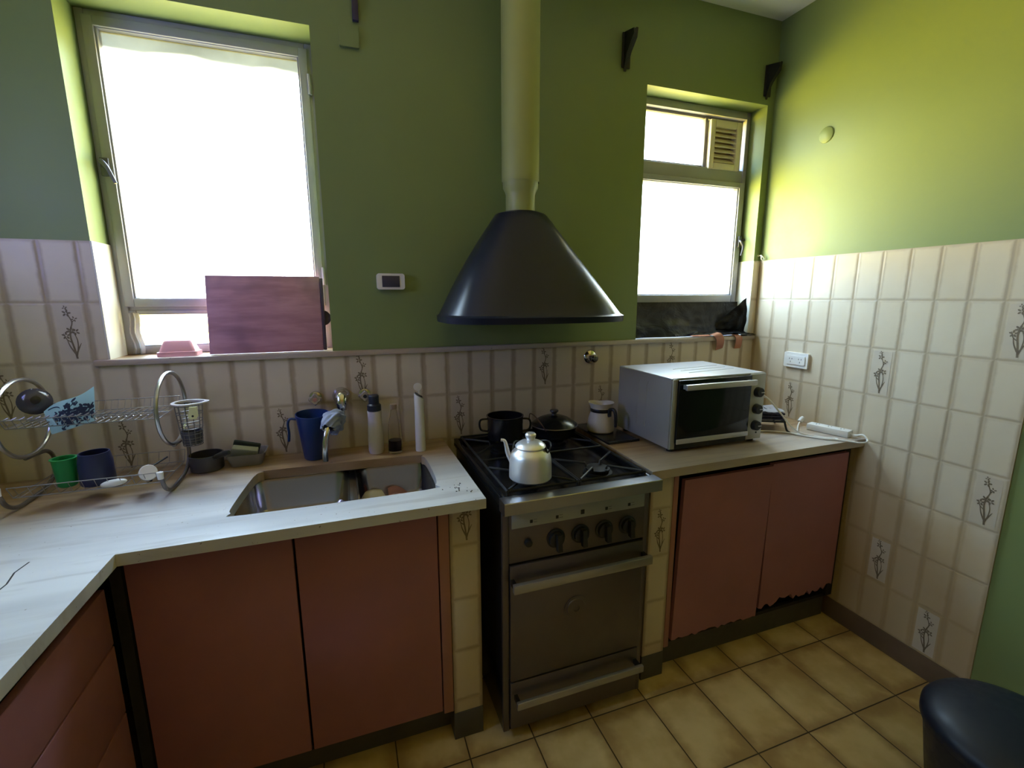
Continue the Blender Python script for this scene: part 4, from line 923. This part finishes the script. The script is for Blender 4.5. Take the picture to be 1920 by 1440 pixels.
mb = MB(); mb.box(1.614, 1.962, -.563, -.549, 1.158, 1.180, .003); mb.box(1.622, 1.636, -.550, -.530, 1.160, 1.176); mb.box(1.940, 1.954, -.550, -.530, 1.160, 1.176); obj('handle', mb, m_ov, dr)
obj('interior_shadow_panel', MB().box(ox0+.03, 1.966, oy0-.001, oy0+.003, oz0+.0, .937), m_black, o, label='black strip below the door')
for z in (1.120, 1.048, .977):
    mb = MB(); mb.lathe([(0, 0), (.0215, 0), (.0215, -.006), (.0195, -.018), (.017, -.020), (0, -.020)], (2.008, oy0-.002, z), 28, 'y', caps=False)
    kn = obj('timer_knob', mb, m_blackp, o)
    mb = MB(); mb.box(2.008, 2.026, oy0-.0245, oy0-.0215, z-.002, z+.002, .001); obj('pointer', mb, m_ov, kn)
obj('indicator_light', MB().box(2.017, 2.023, oy0-.004, oy0-.0015, .941, .948), m_blackp, o)
for x in (ox0+.03, ox1-.03):
    for y in (oy0+.03, oy1-.03):
        mb = MB(); mb.lathe([(.014, 0), (.015, .0145)], (x, y, .9005), 14); obj('foot', mb, m_blackp, o)
# grill trivet + trays behind the oven
o = thing('grill_stand', 'black iron stand holding stacked dark grill plates in the corner right of the toaster oven', 'grill stand', (2.245, -.36, .9))
A, B, C_, D_ = [Vector(p) for p in ((2.150, -.385, .948), (2.268, -.450, .948), (2.335, -.330, .948), (2.225, -.262, .948))]
mb = MB(); mb.tube([A, B, C_, D_], .005, 8, closed=True)
cen = (A+B+C_+D_)/4
for p, lx in ((A, 0), (B, 0), (C_, 0), (D_, 0)):
    d_ = (p-cen); d_.z = 0; d_ = d_.normalized()
    mb.tube([p, p+d_*.006+Vector((0, 0, -.02)), p+d_*.014+Vector((0, 0, -.038)), p+d_*.026+Vector((0, 0, -.0435))], .0045, 8, smooth=4)
obj('stand', mb, m_blackm, o)
m_pl = simple('dark_purple_grey_iron', (.035, .032, .05), .35, .5)
for k, (z, s) in enumerate(((.954, 1.0), (.966, .97), (.979, .99))):
    mb = MB(); pts = [cen+(p-cen)*s for p in (A, B, C_, D_)]
    mb.prism([(p.x, p.y) for p in pts], 'z', z, z+.008)
    for q in range(6):
        t = (q+.5)/6; a_ = pts[0].lerp(pts[1], t); b_ = pts[3].lerp(pts[2], t); mb.tube([(a_.x, a_.y, z+.008), (b_.x, b_.y, z+.008)], .0025, 6)
    obj('grill_plate', mb, m_pl, o)
mb = MB(); pts = [cen+(p-cen)*.95 for p in (A, B, C_, D_)]
def towel(a, b):
    p = (pts[0]*(1-a)+pts[1]*a)*(1-b)+(pts[3]*(1-a)+pts[2]*a)*b
    return Vector((p.x, p.y, .9925+.003*math.sin(a*8)+.003*math.sin(b*7)))
mb.grid(towel, 12, 12, thick=.004)
tag(obj('folded_napkin', mb, simple('off_white_cloth', (.50, .48, .48), .9)), 'thin off-white cloth lying on top of the stacked grill plates', 'cloth')
# power strip and cables
ps = thing('power_strip', 'white plastic power strip lying on the right countertop against the tiles', 'power strip', (2.44, -.53, .9))
d1 = Vector((2.402, -.470, 0)); d2 = Vector((2.437, -.606, 0)); ax_ = (d2-d1).normalized(); nr = Vector((-ax_.y, ax_.x, 0))
mb = MB(); mt = Matrix((( ax_.x, nr.x, 0, (d1.x+d2.x)/2+nr.x*.027), (ax_.y, nr.y, 0, (d1.y+d2.y)/2+nr.y*.027), (0, 0, 1, .9008), (0, 0, 0, 1)))
mb.box(-.085, .085, -.025, .025, 0, .030, .004, mat=mt); obj('housing', mb, m_whp, ps)
for k in (-.05, 0, .05):
    mb = MB()
    for dx, dy in ((-.006, .007), (.006, .007), (0, -.009)): mb.box(k+dx-.0015, k+dx+.0015, dy-.004, dy+.004, .0295, .0304, mat=mt)
    obj('outlet_holes', mb, m_blackp, ps)
e2 = mt @ Vector((.084, 0, .014)); e1 = mt @ Vector((-.084, 0, .014))
mb = MB(); mb.tube([e2, e2+ax_*.02, (2.470, -.665, .925), (2.462, -.690, .907), (2.420, -.692, .904), (2.39, -.655, .9045), (2.345, -.60, .9045), (2.305, -.535, .9045), (2.28, -.50, .9045), (2.255, -.47, .9045), (2.21, -.43, .9045), (2.13, -.40, .9045)], .0036, 8, smooth=7); obj('cord', mb, m_whp, ps)
o = thing('oven_power_cable', 'white cable and plug drooping from behind the toaster oven over the grill stand', 'cable', (2.2, -.45, .9))
mb = MB(); mb.tube([(2.085, -.38, 1.105), (2.125, -.395, 1.095), (2.175, -.43, 1.06), (2.215, -.465, 1.00), (2.245, -.50, .945), (2.28, -.525, .915), (2.34, -.575, .9045), (2.375, -.605, .9045), (2.372, -.625, .9045), (2.33, -.60, .9045), (2.29, -.54, .9045), (2.262, -.475, .9045)], .0036, 8, smooth=7); obj('cable', mb, m_whp, o)
mb = MB(); mb.box(2.058, 2.092, -.395, -.365, 1.085, 1.122, .006); obj('plug', mb, m_whp, o)
mb = MB(); mb.tube([(2.056, -.36, 1.068), (2.10, -.38, 1.062), (2.145, -.41, 1.066), (2.170, -.425, 1.063)], .0022, 8, smooth=5); obj('second_cable', mb, m_whp, o)
mb = MB(); mb.lathe([(0, 0), (.011, 0), (.012, .02), (.008, .03), (0, .031)], (0, 0, 0), 14, caps=False); bmesh.ops.transform(mb.bm, matrix=Matrix.Translation((2.445, -.385, .915)) @ Matrix.Rotation(.8, 4, 'Y'), verts=mb.bm.verts)
mb.tube([(2.447, -.385, .916), (2.42, -.40, .906), (2.38, -.43, .9045), (2.33, -.47, .9045), (2.30, -.50, .9045)], .003, 8, smooth=5)
tag(obj('loose_plug', mb, m_whp), 'white plug with a short lead standing by the tiles beside the power strip', 'plug')
# ---------------------------------------------------------------- bin
o = thing('waste_bin', 'dark navy round bin with a domed lid in the bottom right corner of the view', 'bin', (2.01, -1.42, 0))
m_bin = simple('dark_navy_plastic', (.005, .008, .016), .45, spec=.35)
bx, by = 2.055, -1.425
mb = MB(); mb.lathe([(0, .002), (.145, .002), (.150, .01), (.190, .300), (.196, .302), (.196, .310), (.186, .310)], (bx, by, 0), 56, caps=False); obj('body', mb, m_bin, o)
mb = MB(); mb.lathe([(.1965, .305), (.1985, .308), (.1985, .330), (.188, .346), (.155, .362), (.10, .373), (.04, .378), (0, .379)], (bx, by, 0), 56, caps=False); obj('lid', mb, m_bin, o)
# crumbs
rnd = random.Random(9); mb = MB()
for i in range(26):
    x, y = (rnd.gauss(.715, .02), rnd.gauss(-.56, .03)) if i < 18 else (rnd.gauss(.755, .006), rnd.gauss(-.60, .03))
    r = rnd.uniform(.0008, .0022); mb.box(x-r, x+r*.7, y-r, y+r, .9002, .9002+r)
c = obj('crumbs', mb, simple('dark_crumbs', (.07, .055, .04), .9)); c['kind'] = 'stuff'; tag(c, 'scatter of dark crumbs on the marble by the sink corner', 'crumbs')
